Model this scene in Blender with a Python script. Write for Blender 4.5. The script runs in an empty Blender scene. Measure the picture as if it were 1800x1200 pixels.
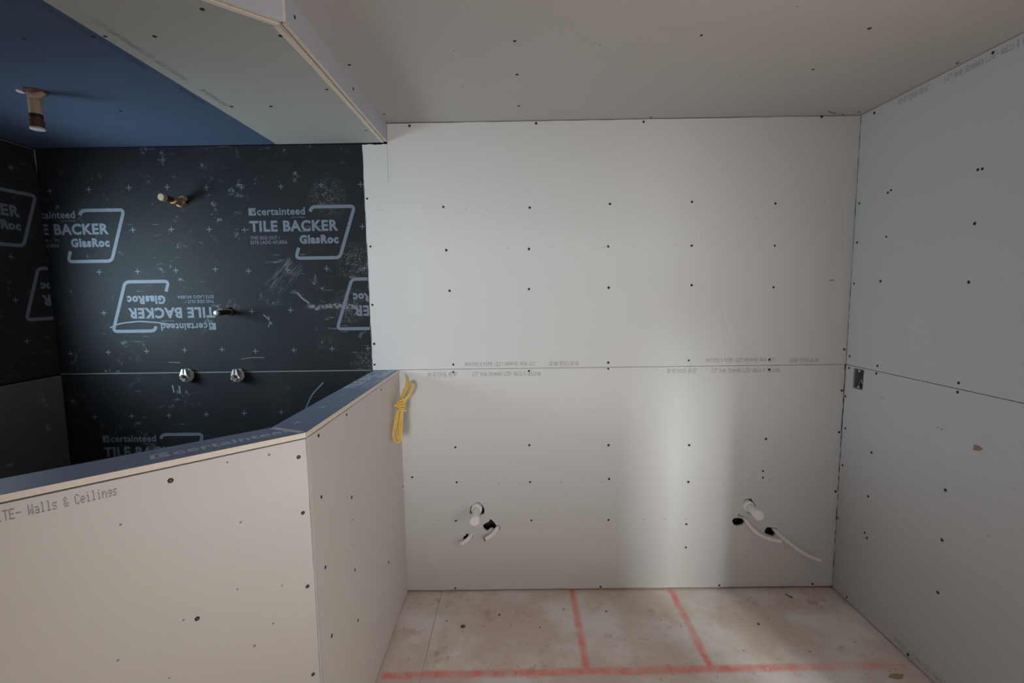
import bpy, bmesh, math, random
from mathutils import Vector, Matrix
from mathutils.geometry import tessellate_polygon
rnd = random.Random(7)
sc = bpy.context.scene
COL = sc.collection

# ------------------------------------------------------------------ camera
cam = bpy.data.cameras.new('camera')
cam.sensor_width = 36.0
cam.lens = 16.527
cam.clip_start = 0.02
co = bpy.data.objects.new('camera', cam)
COL.objects.link(co)
YAW, PITCH, ROLL = -0.0077, 0.1056, 0.0138
cy_, sy_ = math.cos(YAW), math.sin(YAW)
R0 = Vector((cy_, -sy_, 0)); F0 = Vector((sy_, cy_, 0)); Z0 = Vector((0, 0, 1))
Fv = F0 * math.cos(PITCH) - Z0 * math.sin(PITCH)
U0 = F0 * math.sin(PITCH) + Z0 * math.cos(PITCH)
Rv = R0 * math.cos(ROLL) - U0 * math.sin(ROLL)
Uv = R0 * math.sin(ROLL) + U0 * math.cos(ROLL)
m = Matrix((Rv, Uv, -Fv)).transposed().to_4x4()
m.translation = Vector((0, 0, 1.6192))
co.matrix_world = m
sc.camera = co

# ------------------------------------------------------------------ world, light, exposure
sc.view_settings.view_transform = 'Standard'
sc.view_settings.look = 'None'
sc.view_settings.gamma = 1.0
sc.view_settings.use_curve_mapping = False
sc.view_settings.exposure = -0.08
w = bpy.data.worlds.new('daylight'); sc.world = w; w.use_nodes = True
w.node_tree.nodes['Background'].inputs[0].default_value = (0.98, 0.95, 1.0, 1)
w.node_tree.nodes['Background'].inputs[1].default_value = 2.1


def area(name, loc, target, sx, sy, power, col, spread=180.0):
    l = bpy.data.lights.new(name, 'AREA')
    l.shape = 'RECTANGLE'; l.size = sx; l.size_y = sy
    l.energy = power; l.color = col; l.spread = math.radians(spread)
    o = bpy.data.objects.new(name, l); COL.objects.link(o)
    o.location = loc
    d = Vector(target) - Vector(loc)
    o.rotation_euler = d.to_track_quat('-Z', 'Y').to_euler()
    return o


# daylight through the shower window; the lamps after it are added fill and strip lights
area('shower_window_daylight', (-2.55, 1.70, 1.67), (-1.55, 2.40, 1.62), 0.62, 0.52, 13.0, (0.70, 0.90, 1.0), 110)
area('rear_fill', (-0.05, -5.0, 1.85), (0, 2.4, 1.6), 0.9, 0.9, 178, (0.95, 0.98, 1.0))  # added lamp behind the camera, brightens the back wall
area('side_fill', (1.98, -0.15, 1.55), (0.0, 1.3, 0.5), 0.70, 0.9, 22, (1.0, 0.91, 0.80))  # added soft fill outside the right opening, source unseen
area('strip_light', (2.72, -3.0, 2.28), (0.85, 2.4, 0.6), 0.45, 0.7, 30, (0.94, 1.0, 0.97), 60)  # added narrow lamp that throws the bright strip on the back wall
area('ceiling_fill', (0.9, 0.10, 1.80), (0.9, 0.35, 2.45), 0.12, 0.12, 3.6, (1.0, 0.80, 0.56), 130)  # added warm lamp out of view, brightens the ceiling

# ------------------------------------------------------------------ materials
class NT:
    def __init__(s, name):
        s.m = bpy.data.materials.new(name); s.m.use_nodes = True
        s.t = s.m.node_tree; s.n = s.t.nodes; s.l = s.t.links
        s.b = s.n['Principled BSDF']
        s.pos = None

    def new(s, typ, **kw):
        n = s.n.new(typ)
        for k, v in kw.items(): setattr(n, k, v)
        return n

    def put(s, sock, v):
        if hasattr(v, 'is_output'): s.l.new(v, sock)
        else: sock.default_value = v

    def math(s, op, a, b=0.0, clamp=False):
        n = s.new('ShaderNodeMath', operation=op, use_clamp=clamp)
        s.put(n.inputs[0], a); s.put(n.inputs[1], b)
        return n.outputs[0]

    def xyz(s):
        if not s.pos:
            g = s.new('ShaderNodeNewGeometry')
            x = s.new('ShaderNodeSeparateXYZ'); s.l.new(g.outputs['Position'], x.inputs[0])
            s.P = g.outputs['Position']; s.pos = x.outputs
        return s.pos

    def noise(s, scale, detail=3.0, rough=0.55, stretch=None):
        s.xyz(); v = s.P
        if stretch:
            mp = s.new('ShaderNodeMapping'); s.l.new(v, mp.inputs[0]); mp.inputs['Scale'].default_value = stretch
            if len(stretch) > 3: pass
            v = mp.outputs[0]
        n = s.new('ShaderNodeTexNoise'); s.l.new(v, n.inputs['Vector'])
        n.inputs['Scale'].default_value = scale; n.inputs['Detail'].default_value = detail
        n.inputs['Roughness'].default_value = rough
        return n.outputs[0]

    def ramp(s, v, lo, hi, a=0.0, b=1.0):
        n = s.new('ShaderNodeMapRange', interpolation_type='SMOOTHSTEP')
        s.put(n.inputs[0], v)
        for i, q in enumerate((lo, hi, a, b)): s.put(n.inputs[i + 1], q)
        return n.outputs[0]

    def mix(s, f, a, b):
        n = s.new('ShaderNodeMix', data_type='RGBA')
        s.put(n.inputs[0], f)
        s.put(n.inputs[6], a); s.put(n.inputs[7], b)
        return n.outputs[2]

    def bump(s, h, strength=0.2, dist=0.002):
        n = s.new('ShaderNodeBump'); s.l.new(h, n.inputs['Height'])
        n.inputs['Strength'].default_value = strength; n.inputs['Distance'].default_value = dist
        s.l.new(n.outputs[0], s.b.inputs['Normal'])

    def blob(s, c, rad, soft=0.5):
        """soft round mask about a point of the scene"""
        s.xyz()
        n = s.new('ShaderNodeVectorMath', operation='DISTANCE'); s.l.new(s.P, n.inputs[0]); n.inputs[1].default_value = c
        return s.ramp(n.outputs['Value'], rad * soft, rad, 1.0, 0.0)


def c4(r, g, b): return (r, g, b, 1)


def plain(name, col, rough=0.6, metal=0.0, var=0.12, scale=40.0, spec=0.4):
    t = NT(name)
    n = t.noise(scale)
    d = tuple(c * (1 - var) for c in col); u = tuple(min(1, c * (1 + var)) for c in col)
    t.put(t.b.inputs['Base Color'], t.mix(n, c4(*d), c4(*u)))
    t.b.inputs['Roughness'].default_value = rough; t.b.inputs['Metallic'].default_value = metal
    t.b.inputs['Specular IOR Level'].default_value = spec
    return t.m


def drywall(name, col, var=0.03):
    t = NT(name)
    a = t.noise(1.7, 4); b = t.noise(55, 2)
    v = t.math('ADD', t.math('MULTIPLY', a, 0.7), t.math('MULTIPLY', b, 0.3))
    d = tuple(c * (1 - var) for c in col); u = tuple(min(1, c * (1 + var)) for c in col)
    base = t.mix(v, c4(*d), c4(*u))
    sm = t.ramp(t.noise(5.0, 6, 0.7), 0.70, 0.78, 0, 0.18)        # dusty smears
    t.put(t.b.inputs['Base Color'], t.mix(sm, base, c4(*[min(1, c * 1.12) for c in col])))
    t.b.inputs['Roughness'].default_value = 0.9; t.b.inputs['Specular IOR Level'].default_value = 0.15
    t.bump(t.noise(420, 2), 0.12, 0.0006)
    return t.m


M = {}
M['dry'] = drywall('drywall_paper', (0.66, 0.655, 0.645))
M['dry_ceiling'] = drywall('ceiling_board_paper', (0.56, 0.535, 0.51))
M['dry_side'] = drywall('cream_board_paper', (0.66, 0.63, 0.595))
M['dry_right'] = drywall('shade_toned_drywall_paper', (0.55, 0.555, 0.57))  # drywall with the right wall's shade put into its colour
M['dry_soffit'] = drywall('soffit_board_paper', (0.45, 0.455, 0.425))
M['dry_blue_lit'] = drywall('blue_lit_drywall_paper', (0.52, 0.53, 0.60))  # plain drywall, the bluish light on it put into its colour
M['blue'] = drywall('blue_board_paper', (0.085, 0.12, 0.20))
M['core'] = plain('gypsum_core', (0.78, 0.70, 0.60), 0.95, var=0.08, scale=90, spec=0.1)
M['core_white'] = plain('gypsum_core_white', (0.66, 0.67, 0.66), 0.95, var=0.14, scale=120, spec=0.1)
M['edge_dim'] = plain('dim_shaded_cut_edge', (0.24, 0.26, 0.27), 0.95, var=0.3, scale=60, spec=0.1)  # pale gypsum edge, the dark corner's shade put into its colour
M['edge_dark'] = plain('dark_shaded_cut_edge', (0.13, 0.13, 0.13), 0.95, var=0.4, scale=60, spec=0.1)  # same pale edge darkened further, shade put into its colour
M['cavity'] = plain('dark_cavity', (0.09, 0.066, 0.058), 0.95, spec=0.05)
M['wood'] = plain('framing_lumber', (0.36, 0.21, 0.10), 0.85, var=0.3, scale=25)
M['screw'] = plain('black_phosphate_screw', (0.012, 0.011, 0.011), 0.65, 0.0)
M['screw_grey'] = plain('grey_screw_slot', (0.16, 0.14, 0.13), 0.5, 0.6)
M['dimple'] = plain('faint_fastener_mark', (0.42, 0.41, 0.40), 0.95, spec=0.05)
M['pvc'] = plain('white_plastic', (0.90, 0.89, 0.87), 0.42, var=0.03)
M['pex'] = plain('translucent_white_tubing', (0.86, 0.84, 0.81), 0.4, var=0.06)
M['pex_in'] = plain('tubing_bore', (0.10, 0.12, 0.13), 0.6)
M['pex_ring'] = plain('grey_green_tubing_rim', (0.22, 0.27, 0.27), 0.5)
M['copper'] = plain('aged_copper', (0.50, 0.30, 0.17), 0.45, 0.55, var=0.45, scale=70)
M['copper_dark'] = plain('dark_tarnished_brass', (0.10, 0.045, 0.025), 0.5, 0.3, var=0.5, scale=90)
M['putty'] = plain('pale_solder_and_paper', (0.40, 0.31, 0.23), 0.7, var=0.25, scale=80)
M['blackpipe'] = plain('black_steel_pipe', (0.02, 0.019, 0.018), 0.5, 0.3)
M['chrome'] = plain('bright_metal', (0.70, 0.71, 0.70), 0.25, 0.9, var=0.15, scale=60)
M['plastic'] = plain('clear_protector_plastic', (0.50, 0.51, 0.50), 0.3, var=0.2, scale=80)
M['brass'] = plain('yellow_brass', (0.35, 0.26, 0.10), 0.4, 0.8)
M['yellow'] = plain('yellow_cable_jacket', (0.76, 0.52, 0.14), 0.5, var=0.12, scale=110)
M['yellow_tip'] = plain('faded_cable_jacket', (0.72, 0.62, 0.36), 0.55)
M['steel'] = plain('galvanised_steel', (0.34, 0.34, 0.34), 0.45, 0.6, var=0.2)
M['wire_black'] = plain('black_wire', (0.012, 0.012, 0.012), 0.5)
M['wire_white'] = plain('white_wire', (0.55, 0.54, 0.52), 0.5)
M['wire_bare'] = plain('bare_copper_wire', (0.30, 0.18, 0.10), 0.4, 0.8)
M['ink'] = plain('grey_dot_print', (0.29, 0.285, 0.28), 0.95, var=0.25, scale=300, spec=0.05)
M['ink_dark'] = plain('dark_dot_print', (0.27, 0.26, 0.25), 0.95, var=0.25, scale=300, spec=0.05)
M['ink_blue'] = plain('faint_dot_print', (0.07, 0.10, 0.17), 0.95, var=0.25, scale=200, spec=0.05)
M['tan'] = plain('torn_brown_paper', (0.30, 0.22, 0.15), 0.95)
M['chip'] = plain('pale_wood_chip', (0.40, 0.29, 0.16), 0.85)
M['nail'] = plain('rusty_nail', (0.05, 0.035, 0.03), 0.5, 0.5)
M['crumb'] = plain('brown_dirt_crumb', (0.16, 0.10, 0.065), 0.9)
M['crumb_white'] = plain('white_plaster_crumb', (0.72, 0.70, 0.66), 0.9)


def print_mat(name, col):
    t = NT(name)
    n = t.ramp(t.noise(160, 3, 0.7), 0.28, 0.45)
    t.put(t.b.inputs['Base Color'], t.mix(n, c4(*[c * 0.55 for c in col]), c4(*col)))
    t.b.inputs['Roughness'].default_value = 0.75; t.b.inputs['Specular IOR Level'].default_value = 0.25
    return t.m


M['print'] = print_mat('pale_blue_print', (0.165, 0.195, 0.245))
M['print_cap'] = print_mat('pale_print_on_cap', (0.56, 0.60, 0.68))  # print lightened to go with the sheen painted into the cap


def backer(name, col, dust, treads=False, rough=0.66):
    t = NT(name); x, y, z = t.xyz()
    fine = t.noise(260, 2)
    base = t.mix(t.noise(3.0, 5), c4(*[c * 0.75 for c in col]), c4(*[c * 1.3 for c in col]))
    # chalky dust: cloudy patches, streaks and small scuffs
    cloud = t.ramp(t.noise(3.6, 7, 0.68), 0.50, 0.80, 0, 0.02 * dust)
    scuff = t.math('MULTIPLY', t.ramp(t.noise(16, 6, 0.75), 0.585, 0.72, 0, 0.32 * dust), t.ramp(t.noise(4.0, 2), 0.44, 0.60))
    streak = t.math('MULTIPLY', t.ramp(t.noise(9, 5, 0.6, (1.0, 1.0, 9.0)), 0.64, 0.72, 0, 0.30 * dust), t.ramp(t.noise(2.6, 2), 0.5, 0.62))
    speck = t.ramp(t.noise(70, 2), 0.745, 0.775, 0, 0.45 * dust)
    d = t.math('ADD', t.math('ADD', cloud, scuff), t.math('ADD', streak, speck), True)
    if treads:
        vo = t.new('ShaderNodeTexVoronoi', feature='DISTANCE_TO_EDGE'); t.l.new(t.P, vo.inputs['Vector']); vo.inputs['Scale'].default_value = 68
        cells = t.math('MULTIPLY', t.ramp(vo.outputs['Distance'], 0.06, 0.16), t.ramp(t.noise(40, 3), 0.35, 0.6))
        msk = None
        for c, r in (((-0.93, 2.4, 2.10), 0.13), ((-0.80, 2.4, 1.78), 0.13), ((-0.84, 2.4, 1.56), 0.12), ((-0.78, 2.4, 1.27), 0.08)):
            b = t.blob(c, r, 0.2); msk = b if msk is None else t.math('MAXIMUM', msk, b)
        d = t.math('ADD', d, t.math('MULTIPLY', t.math('MULTIPLY', cells, msk), 0.17), True)
        # one broad brushed smear and one scrape
        ang = t.math('ADD', t.math('MULTIPLY', x, 0.72), t.math('MULTIPLY', z, -0.69))
        along = t.math('ADD', t.math('MULTIPLY', x, 0.69), t.math('MULTIPLY', z, 0.72))
        cmb = t.new('ShaderNodeCombineXYZ'); t.l.new(ang, cmb.inputs[0]); t.put(cmb.inputs[1], t.math('MULTIPLY', along, 0.12))
        nn = t.new('ShaderNodeTexNoise'); t.l.new(cmb.outputs[0], nn.inputs['Vector']); nn.inputs['Scale'].default_value = 130
        s1 = t.math('MULTIPLY', t.ramp(t.math('ABSOLUTE', t.math('SUBTRACT', ang, 0.72 * -1.19 - 0.69 * 1.69)), 0.035, 0.06, 1, 0),
                    t.ramp(t.math('ABSOLUTE', t.math('SUBTRACT', along, 0.69 * -1.19 + 0.72 * 1.69)), 0.10, 0.15, 1, 0))
        d = t.math('ADD', d, t.math('MULTIPLY', t.math('MULTIPLY', t.math('MULTIPLY', s1, t.ramp(t.noise(11, 4), 0.35, 0.6)), t.ramp(nn.outputs[0], 0.4, 0.7)), 0.24), True)
        cz = t.math('ADD', 1.555, t.math('MULTIPLY', t.math('SUBTRACT', t.noise(14, 3), 0.5), 0.07))
        s2 = t.math('MULTIPLY', t.ramp(t.math('ABSOLUTE', t.math('SUBTRACT', z, cz)), 0.006, 0.016, 1, 0),
                    t.ramp(t.math('ABSOLUTE', t.math('SUBTRACT', x, -0.93)), 0.10, 0.15, 1, 0))
        d = t.math('ADD', d, t.math('MULTIPLY', t.math('MULTIPLY', s2, t.ramp(t.noise(60, 3), 0.35, 0.6)), 0.40), True)
    t.put(t.b.inputs['Base Color'], t.mix(d, base, c4(0.42, 0.46, 0.50)))
    t.put(t.b.inputs['Roughness'], t.math('ADD', rough, t.math('MULTIPLY', d, 0.4)))
    t.b.inputs['Specular IOR Level'].default_value = 0.16
    t.bump(fine, 0.25, 0.0008)
    return t.m


M['backer'] = backer('charcoal_backer_facing', (0.0165, 0.0195, 0.024), 1.0, True)
M['backer_left'] = backer('dusty_lightened_backer', (0.026, 0.027, 0.029), 0.9)  # base lifted where daylight misses the left wall, light put into colour
M['backer_low_left'] = backer('scuffed_lightened_backer', (0.13, 0.128, 0.128), 2.2, False, 0.7)  # scuffed, and its base lifted further to stand in for missing light
M['cap'] = backer('cap_facing_with_sheen', (0.22, 0.285, 0.42), 0.6, False, 0.5)  # black board, bluish window sheen put into its base colour


def floor_mat():
    t = NT('dusty_subfloor_with_red_layout_paint'); x, y, z = t.xyz()
    grain = t.noise(12, 6, 0.65, (1.0, 5.0, 1.0))
    base = t.mix(grain, c4(0.64, 0.52, 0.455), c4(0.82, 0.71, 0.65))
    base = t.mix(t.ramp(t.noise(2.6, 5, 0.6), 0.42, 0.62, 0, 0.85), base, c4(0.88, 0.84, 0.81))     # plaster dust
    base = t.mix(t.ramp(t.noise(4.2, 6, 0.7), 0.56, 0.70, 0, 0.55), base, c4(0.42, 0.28, 0.21))     # brown stains
    fl = t.math('MULTIPLY', t.ramp(t.noise(38, 4, 0.75), 0.60, 0.67), t.ramp(t.noise(5, 2), 0.47, 0.57))
    base = t.mix(t.math('MULTIPLY', fl, 0.55), base, c4(0.13, 0.075, 0.05))                        # scraped flecks
    base = t.mix(t.ramp(t.noise(95, 2), 0.735, 0.76, 0, 0.6), base, c4(0.66, 0.64, 0.60))          # plaster specks
    wob = t.math('MULTIPLY', t.math('SUBTRACT', t.noise(7, 4), 0.5), 0.022)
    spray = t.ramp(t.noise(13, 6, 0.75), 0.32, 0.66, 0.35, 1.0)
    lines = None
    for axis, c, lo, hi, half in ((0, 0.289, 1.85, 2.41, 0.017), (0, 0.823, 1.85, 2.41, 0.017), (1, 1.864, -0.59, 1.66, 0.020)):
        a, b = (x, y) if axis == 0 else (y, x)
        if axis: c = t.math('ADD', 1.848, t.math('MULTIPLY', x, 0.016))
        dd = t.math('ABSOLUTE', t.math('ADD', t.math('SUBTRACT', a, c), wob))
        k = t.math('MULTIPLY', t.ramp(dd, half * 0.35, half * 1.6, 1, 0), t.ramp(t.math('ABSOLUTE', t.math('SUBTRACT', b, (lo + hi) / 2)), (hi - lo) / 2 - 0.01, (hi - lo) / 2 + 0.01, 1, 0))
        if axis: k = t.math('MULTIPLY', k, t.ramp(x, 0.95, 1.5, 1.0, 0.5))
        lines = k if lines is None else t.math('MAXIMUM', lines, k)
    k = t.math('MULTIPLY', t.math('MULTIPLY', lines, spray), 0.82)
    base = t.mix(k, base, c4(0.92, 0.20, 0.17))
    t.put(t.b.inputs['Base Color'], base)
    t.b.inputs['Roughness'].default_value = 0.8; t.b.inputs['Specular IOR Level'].default_value = 0.25
    t.bump(t.noise(60, 4), 0.3, 0.002)
    return t.m


M['floor'] = floor_mat()

# ------------------------------------------------------------------ object helpers
class Fr:                                   # a plane of the scene: origin, two axes, outward normal
    def __init__(s, o, u, v, n):
        s.o, s.u, s.v, s.n = Vector(o), Vector(u).normalized(), Vector(v).normalized(), Vector(n).normalized()

    def p(s, a, b, h=0.0): return s.o + s.u * a + s.v * b + s.n * h


D, XR, XL, ZC, ZS = 2.4, 1.695, -2.37, 2.45, 2.357
XW, YB, HW, A = -0.605, 1.31, 1.226, 0.7503
XS, YS = -0.619, 1.366
ca, sa = math.cos(A), math.sin(A)
BACK = Fr((0, D, 0), (1, 0, 0), (0, 0, 1), (0, -1, 0))
RIGHT = Fr((XR, 0, 0), (0, 1, 0), (0, 0, 1), (-1, 0, 0))
LEFT = Fr((XL, 0, 0), (0, 1, 0), (0, 0, 1), (1, 0, 0))
CEIL = Fr((0, 0, ZC), (1, 0, 0), (0, 1, 0), (0, 0, -1))
SOFF = Fr((0, 0, ZS), (1, 0, 0), (0, 1, 0), (0, 0, -1))
FLOOR = Fr((0, 0, 0), (1, 0, 0), (0, 1, 0), (0, 0, 1))
HSIDE = Fr((XW, 0, 0), (0, 1, 0), (0, 0, 1), (1, 0, 0))
HFRONT = Fr((XW, YB, 0), (ca, sa, 0), (0, 0, 1), (sa, -ca, 0))
CAPF = Fr((0, 0, HW), (1, 0, 0), (0, 1, 0), (0, 0, 1))
SSIDE = Fr((XS, 0, 0), (0, 1, 0), (0, 0, 1), (1, 0, 0))
SFRONT = Fr((XS, YS, 0), (ca, sa, 0), (0, 0, 1), (sa, -ca, 0))


def base_of(parent):
    loc = Vector((0, 0, 0))
    while parent is not None:
        loc += parent.location; parent = parent.parent
    return loc


def link(name, me, parent=None, kind=None, label=None):
    o = bpy.data.objects.new(name, me); COL.objects.link(o)
    if parent is not None: o.parent = parent
    if kind: o['kind'] = kind
    if label: o['label'] = label
    return o


def build(name, bm, mats, parent=None, kind=None, label=None, smooth=False):
    b = base_of(parent)
    if b.length > 0: bmesh.ops.translate(bm, verts=bm.verts, vec=-b)
    bmesh.ops.recalc_face_normals(bm, faces=bm.faces)
    me = bpy.data.meshes.new(name); bm.to_mesh(me); bm.free()
    for q in (mats if isinstance(mats, (list, tuple)) else [mats]): me.materials.append(M[q])
    if smooth:
        for p in me.polygons: p.use_smooth = True
    return link(name, me, parent, kind, label)


def struct(name, bm=None, mats='cavity', label=None):
    if bm is None:
        o = link(name, None); o['kind'] = 'structure'
    else: o = build(name, bm, mats, None, 'structure')
    if label: o['label'] = label
    return o


def thing(name, label, cat, loc, group=None):
    o = link(name, None); o.location = loc; o['label'] = label; o['category'] = cat
    o.empty_display_size = 0.05
    if group: o['group'] = group
    return o


def box(bm, lo, hi, mi=0):
    vs = [bm.verts.new((x, y, z)) for x in (lo[0], hi[0]) for y in (lo[1], hi[1]) for z in (lo[2], hi[2])]
    for f in ((0, 1, 3, 2), (4, 6, 7, 5), (0, 4, 5, 1), (2, 3, 7, 6), (0, 2, 6, 4), (1, 5, 7, 3)):
        bm.faces.new([vs[i] for i in f]).material_index = mi


def slab(bm, fr, outline, thick, holes=(), front=0.0, mi=(0, 1)):
    """a board: outline and holes in plane coordinates, its face at height front"""
    loops = [list(outline)] + [list(h) for h in holes]
    vl = [[Vector((a, b, 0)) for a, b in lp] for lp in loops]
    tris = tessellate_polygon(vl)
    flat = [q for lp in loops for q in lp]
    top = [bm.verts.new(fr.p(a, b, front)) for a, b in flat]
    bot = [bm.verts.new(fr.p(a, b, front - thick)) for a, b in flat]
    for t in tris:
        if len(set(t)) < 3: continue
        try:
            bm.faces.new([top[i] for i in t]).material_index = mi[0]
            bm.faces.new([bot[i] for i in reversed(t)]).material_index = mi[1]
        except ValueError: pass
    k = 0
    for lp in loops:
        n = len(lp)
        for i in range(n):
            j = (i + 1) % n
            bm.faces.new([top[k + i], top[k + j], bot[k + j], bot[k + i]]).material_index = mi[1]
        k += n


def board(name, fr, outline, mats, parent, holes=(), thick=0.0127, front=0.0, label=None):
    bm = bmesh.new(); slab(bm, fr, outline, thick, holes, front)
    return build(name, bm, mats, parent, None, label)


def rect(a0, b0, a1, b1): return [(a0, b0), (a1, b0), (a1, b1), (a0, b1)]


def rag(p, q, n, amp, seed=0):
    """points from p towards q (q left out), jittered sideways"""
    r = random.Random(seed); P, Q = Vector(p), Vector(q); d = (Q - P); s = Vector((-d.y, d.x)).normalized()
    out = []
    for i in range(n):
        k = i / n
        o = 0 if i == 0 else r.uniform(-amp, amp)
        out.append(tuple(P + d * k + s * o))
    return out


def tube(bm, pts, rad, sides=12, mi=0, cap=True, capmi=None, sub=3):
    pts = [Vector(p) for p in pts]
    if sub > 1 and len(pts) > 2:                                   # Catmull-Rom
        q = []
        for i in range(len(pts) - 1):
            p0, p1, p2, p3 = pts[max(i - 1, 0)], pts[i], pts[i + 1], pts[min(i + 2, len(pts) - 1)]
            for k in range(sub):
                t = k / sub
                q.append(0.5 * ((2 * p1) + (p2 - p0) * t + (2 * p0 - 5 * p1 + 4 * p2 - p3) * t * t + (3 * p1 - p0 - 3 * p2 + p3) * t ** 3))
        q.append(pts[-1]); pts = q
    rads = rad if isinstance(rad, (list, tuple)) else [rad] * len(pts)
    rings = []; nrm = None
    for i, p in enumerate(pts):
        d = (pts[min(i + 1, len(pts) - 1)] - pts[max(i - 1, 0)])
        if d.length < 1e-9: d = Vector((0, 0, 1))
        d.normalize()
        if nrm is None:
            nrm = d.orthogonal().normalized()
        nrm = (nrm - d * nrm.dot(d)).normalized(); b = d.cross(nrm)
        r = rads[min(i, len(rads) - 1)]
        rings.append([bm.verts.new(p + (nrm * math.cos(2 * math.pi * k / sides) + b * math.sin(2 * math.pi * k / sides)) * r) for k in range(sides)])
    for a, b in zip(rings, rings[1:]):
        for k in range(sides):
            f = bm.faces.new([a[k], a[(k + 1) % sides], b[(k + 1) % sides], b[k]]); f.material_index = mi; f.smooth = True
    if cap:
        bm.faces.new(list(reversed(rings[0]))).material_index = mi
        bm.faces.new(rings[-1]).material_index = mi if capmi is None else capmi
    return rings


def lathe(bm, o, axis, prof, sides=20, mi=0, wob=0.0, seed=1):
    """profile of (distance along axis, radius)"""
    r = random.Random(seed); ax = Vector(axis).normalized(); n = ax.orthogonal().normalized(); b = ax.cross(n); o = Vector(o)
    rings = []
    for h, q in prof:
        rings.append([bm.verts.new(o + ax * h + (n * math.cos(2 * math.pi * k / sides) + b * math.sin(2 * math.pi * k / sides)) * q * (1 + r.uniform(-wob, wob))) for k in range(sides)])
    for a, c in zip(rings, rings[1:]):
        for k in range(sides):
            f = bm.faces.new([a[k], a[(k + 1) % sides], c[(k + 1) % sides], c[k]]); f.material_index = mi
    bm.faces.new(list(reversed(rings[0]))).material_index = mi
    bm.faces.new(rings[-1]).material_index = mi


def mesh_smooth(o, ang=40):
    for p in o.data.polygons: p.use_smooth = True
    try: o.data.set_sharp_from_angle(angle=math.radians(ang))
    except Exception: pass
    return o

# ------------------------------------------------------------------ writing
G5 = {
 '1': '00100 01100 00100 00100 00100 00100 01110', '/': '00001 00010 00010 00100 01000 01000 10000', '2': '01110 10001 00001 00110 01000 10000 11111',
 '"': '01010 01010 01010 00000 00000 00000 00000', 'H': '10001 10001 10001 11111 10001 10001 10001', 'i': '00100 00000 01100 00100 00100 00100 01110',
 'g': '00000 00000 01111 10001 01111 00001 01110', 'h': '10000 10000 10110 11001 10001 10001 10001', 'S': '01111 10000 10000 01110 00001 00001 11110',
 't': '01000 01000 11100 01000 01000 01001 00110', 'r': '00000 00000 10110 11001 10000 10000 10000', 'e': '00000 00000 01110 10001 11111 10000 01110',
 'n': '00000 00000 10110 11001 10001 10001 10001', 'L': '10000 10000 10000 10000 10000 10000 11111', 'I': '01110 00100 00100 00100 00100 00100 01110',
 'T': '11111 00100 00100 00100 00100 00100 00100', 'E': '11111 10000 10000 11110 10000 10000 11111', '-': '00000 00000 00000 11111 00000 00000 00000',
 'W': '10001 10001 10001 10101 10101 11011 10001', 'a': '00000 00000 01110 00001 01111 10001 01111', 'l': '01100 00100 00100 00100 00100 00100 01110',
 's': '00000 00000 01111 10000 01110 00001 11110', '&': '01100 10010 10100 01000 10101 10010 01101', 'C': '01110 10001 10000 10000 10000 10001 01110',
 '0': '01110 10001 10011 10101 11001 10001 01110', '9': '01110 10001 10001 01111 00001 00010 01100', '7': '11111 00001 00010 00100 01000 01000 01000',
 '5': '11111 10000 11110 00001 00001 10001 01110', '6': '00110 01000 10000 11110 10001 10001 01110', ':': '00000 00100 00100 00000 00100 00100 00000', ' ': '00000 ' * 7}
BOARD_TEXT = '1/2" High Strength LITE- Walls & Ceilings'
DATE_TEXT = '09 07/19/26 05:07'


def dots(bm, text, o, u, v, width, height):
    """dot-matrix print: starts at o, runs along u, rises along v"""
    o, u, v = Vector(o), Vector(u).normalized(), Vector(v).normalized()
    pw = width / (len(text) * 6 - 1); ph = height / 7
    for i, ch in enumerate(text):
        rows = G5[ch].split()
        for r, row in enumerate(rows):
            k = 0
            while k < 5:
                if row[k] == '1':
                    e = k
                    while e < 5 and row[e] == '1': e += 1
                    x0 = (i * 6 + k) * pw; x1 = (i * 6 + e) * pw + pw * 0.15; y0 = (6 - r) * ph; y1 = y0 + ph * 0.86
                    bm.faces.new([bm.verts.new(o + u * a + v * b) for a, b in ((x0, y0), (x1, y0), (x1, y1), (x0, y1))])
                    k = e
                else: k += 1


def printing(name, rows, mat, parent):
    bm = bmesh.new()
    for r in rows: dots(bm, *r)
    me = bpy.data.meshes.new(name); bm.to_mesh(me); bm.free(); me.materials.append(M[mat])
    return link(name, me, parent)


FONT_CACHE = {}


def glyphs(text, bold):
    k = (text, bold)
    if k not in FONT_CACHE:
        cu = bpy.data.curves.new('lettering', 'FONT'); cu.body = text; cu.size = 1.0; cu.offset = bold; cu.resolution_u = 3; cu.space_character = 1.0 + bold * 2.6
        ob = bpy.data.objects.new('lettering', cu); COL.objects.link(ob)
        dg = bpy.context.evaluated_depsgraph_get()
        me = bpy.data.meshes.new_from_object(ob.evaluated_get(dg))
        vs = [v.co.copy() for v in me.vertices]; fs = [tuple(p.vertices) for p in me.polygons]
        bpy.data.objects.remove(ob); bpy.data.meshes.remove(me); bpy.data.curves.remove(cu)
        x0 = min(v.x for v in vs); x1 = max(v.x for v in vs)
        FONT_CACHE[k] = (vs, fs, x0, x1)
    return FONT_CACHE[k]


CAPH = 0.729    # height of a capital in the built-in font at size 1


def letters(bm, text, o, u, v, x0, x1, y0, caph, bold=0.0, clip=None):
    """lettering stretched to run from x0 to x1 on the baseline y0, capitals caph high"""
    vs, fs, a, b = glyphs(text, bold)
    new = []
    for p in vs:
        new.append((x0 + (p.x - a) / (b - a) * (x1 - x0), y0 + p.y / CAPH * caph))
    mk = {}
    for f in fs:
        if clip and not all(clip(*new[i]) for i in f): continue
        q = []
        for i in f:
            if i not in mk: mk[i] = bm.verts.new(o + u * new[i][0] + v * new[i][1])
            q.append(mk[i])
        try: bm.faces.new(q)
        except ValueError: pass


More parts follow.
